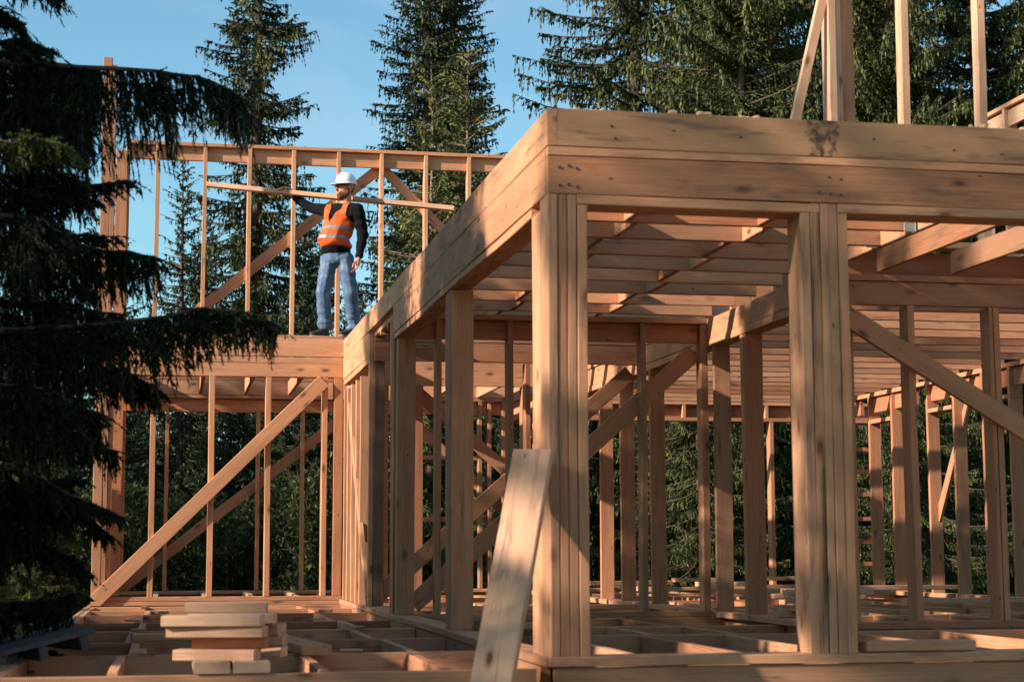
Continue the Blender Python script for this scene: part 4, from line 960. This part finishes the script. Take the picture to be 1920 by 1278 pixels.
def vkeep(c):
    q = c - Vector((.03, 0, 0)); fw = q.dot(VF); s_ = q.dot(VS)
    if c.z < .985 + .012*math.sin(s_*20): return False
    if abs(s_) > .155 + .05*max(0, (1.33-c.z)/.2) and c.z > 1.16: return False           # arm holes
    if c.z > 1.495: return False
    if (c - Vector(NB_)).to_2d().length < .082 and c.z > 1.44: return False
    if fw > 0 and c.z > 1.26 and abs(s_) < (c.z-1.26)*.42: return False                  # open V at the neck
    return True
vest = blob('safety_vest', vestb, .008, [ORANGE, SILVER], man, 3, lambda co, no: wr(co, 48, .0045, 80, .0025, 4), vkeep, .006)
for pl in vest.data.polygons:
    c = pl.center; q = c - Vector((.03, 0, 0)); zt = c.z + .05*q.dot(VS)*0 + .06*(q.x)
    pl.material_index = 1 if (1.072 < zt < 1.108 or 1.18 < zt < 1.214) else 0
def shoe(A_, tip):
    def f_(bm):
        hull(bm, [((A_[0], A_[1], .075), (.045, .045, .045)), ((A_[0], A_[1]+.0, .04), (.048, .048, .03)), ((tip[0], tip[1], .035), (.04, .04, .026))])
    return f_
for A_, tp_ in ((AR, (-.255, -.02)), (AL, (.06, -.11))):
    s_ = blob('shoe', shoe(A_, tp_), .006, SHOE, man, 2)
    def so_(bm, A_=A_, tp_=tp_): hull(bm, [((A_[0]+.008, A_[1], .012), (.05, .05, .011)), ((tp_[0]-.004, tp_[1], .012), (.044, .044, .011))])
    blob('sole', so_, .005, SOLE, s_, 1)
def beard(bm):
    hull(bm, [(hp(.058, 0, -.104), .036), (hp(.074, .022, -.076), .018), (hp(.074, -.022, -.076), .018), (hp(.0, .056, -.07), .028), (hp(.0, -.056, -.07), .028)])
    for s_ in (-1, 1): hull(bm, [(hp(.0, s_*.060, -.06), .022), (hp(-.005, s_*.072, -.01), .012)]); hull(bm, [(hp(.085, s_*.004, -.045), .009), (hp(.070, s_*.034, -.058), .010)])
blob('beard', beard, .005, HAIR, man, 2, lambda co, no: .0015*np.sin(co[:, 2]*300+co[:, 0]*200))
def hair(bm): hull(bm, [(hp(-.045, 0, .03), (.062, .078, .06)), (hp(-.05, 0, -.02), (.05, .068, .05))])
blob('hair', hair, .006, HAIR, man, 2)
# helmet: dome, brim with a peak, ridge
bm = bmesh.new(); NA, NR = 40, 12; rings = []
def hring(rf, rs, zz_, peak=0.0):
    vs = []
    for k in range(NA):
        a_ = 2*math.pi*k/NA; pk = peak*max(0, math.cos(a_))**2.2
        ff_ = math.cos(a_)*(rf+pk); ss_ = math.sin(a_)*rs
        rid = .006*math.exp(-(ss_/.018)**2) if zz_ > .075 else 0
        vs.append(bm.verts.new(hp(ff_-.012, ss_, zz_ + rid - (.012*max(0, math.cos(a_)) if peak else 0))))
    rings.append(vs)
hring(.112, .096, .036); hring(.134, .116, .036, .048); hring(.134, .116, .042, .048); hring(.124, .106, .048, .012)
for k in range(NR):
    u = k/(NR-1)*.97; hring(.120*math.cos(u*math.pi/2)**.8+.001, .103*math.cos(u*math.pi/2)**.8+.001, .05+.122*math.sin(u*math.pi/2))
for a_, b_ in zip(rings[:-1], rings[1:]):
    for k in range(NA): bm.faces.new((a_[k], a_[(k+1) % NA], b_[(k+1) % NA], b_[k]))
bm.faces.new(rings[-1]); bmesh.ops.recalc_face_normals(bm, faces=bm.faces[:])
me = bpy.data.meshes.new('hard_hat'); bm.to_mesh(me); bm.free()
for pl in me.polygons: pl.use_smooth = True
me.materials.append(WHITE); o = bpy.data.objects.new('hard_hat', me); COL.objects.link(o); o.parent = man
gp_ = []
for s_ in (-1, 1):
    ring = [hp(.104 - .012*abs(math.cos(a_)*.026+.032)/.05, s_*(.032+math.cos(a_)*.025), .010+math.sin(a_)*.019) for a_ in np.linspace(0, 2*math.pi, 17)]
    gp_.append((np.array(ring), np.full(17, .0034)))
    gp_.append((np.array([hp(.092, s_*.056, .014), hp(.05, s_*.082, .016), hp(-.01, s_*.087, .014)]), np.full(3, .0034)))
gp_.append((np.array([hp(.103, -.008, .014), hp(.105, 0, .017), hp(.103, .008, .014)]), np.full(3, .002)))
V, Fq = tubes(gp_, 5); me = fast_mesh('glasses', V, Fq); me.materials.append(DARKP); o = bpy.data.objects.new('glasses', me); COL.objects.link(o); o.parent = man
# the long board he steadies
bx0 = MO + Vector((-1.39, .65, 1.863)); bx1 = MO + Vector((1.346, -.20, 1.505))
loose('long_board', bx0, bx1, (.3, 1, 0), .105, .05, 'long pine board held level across the shoulder of the worker', mat=FRESH, tone=.45)
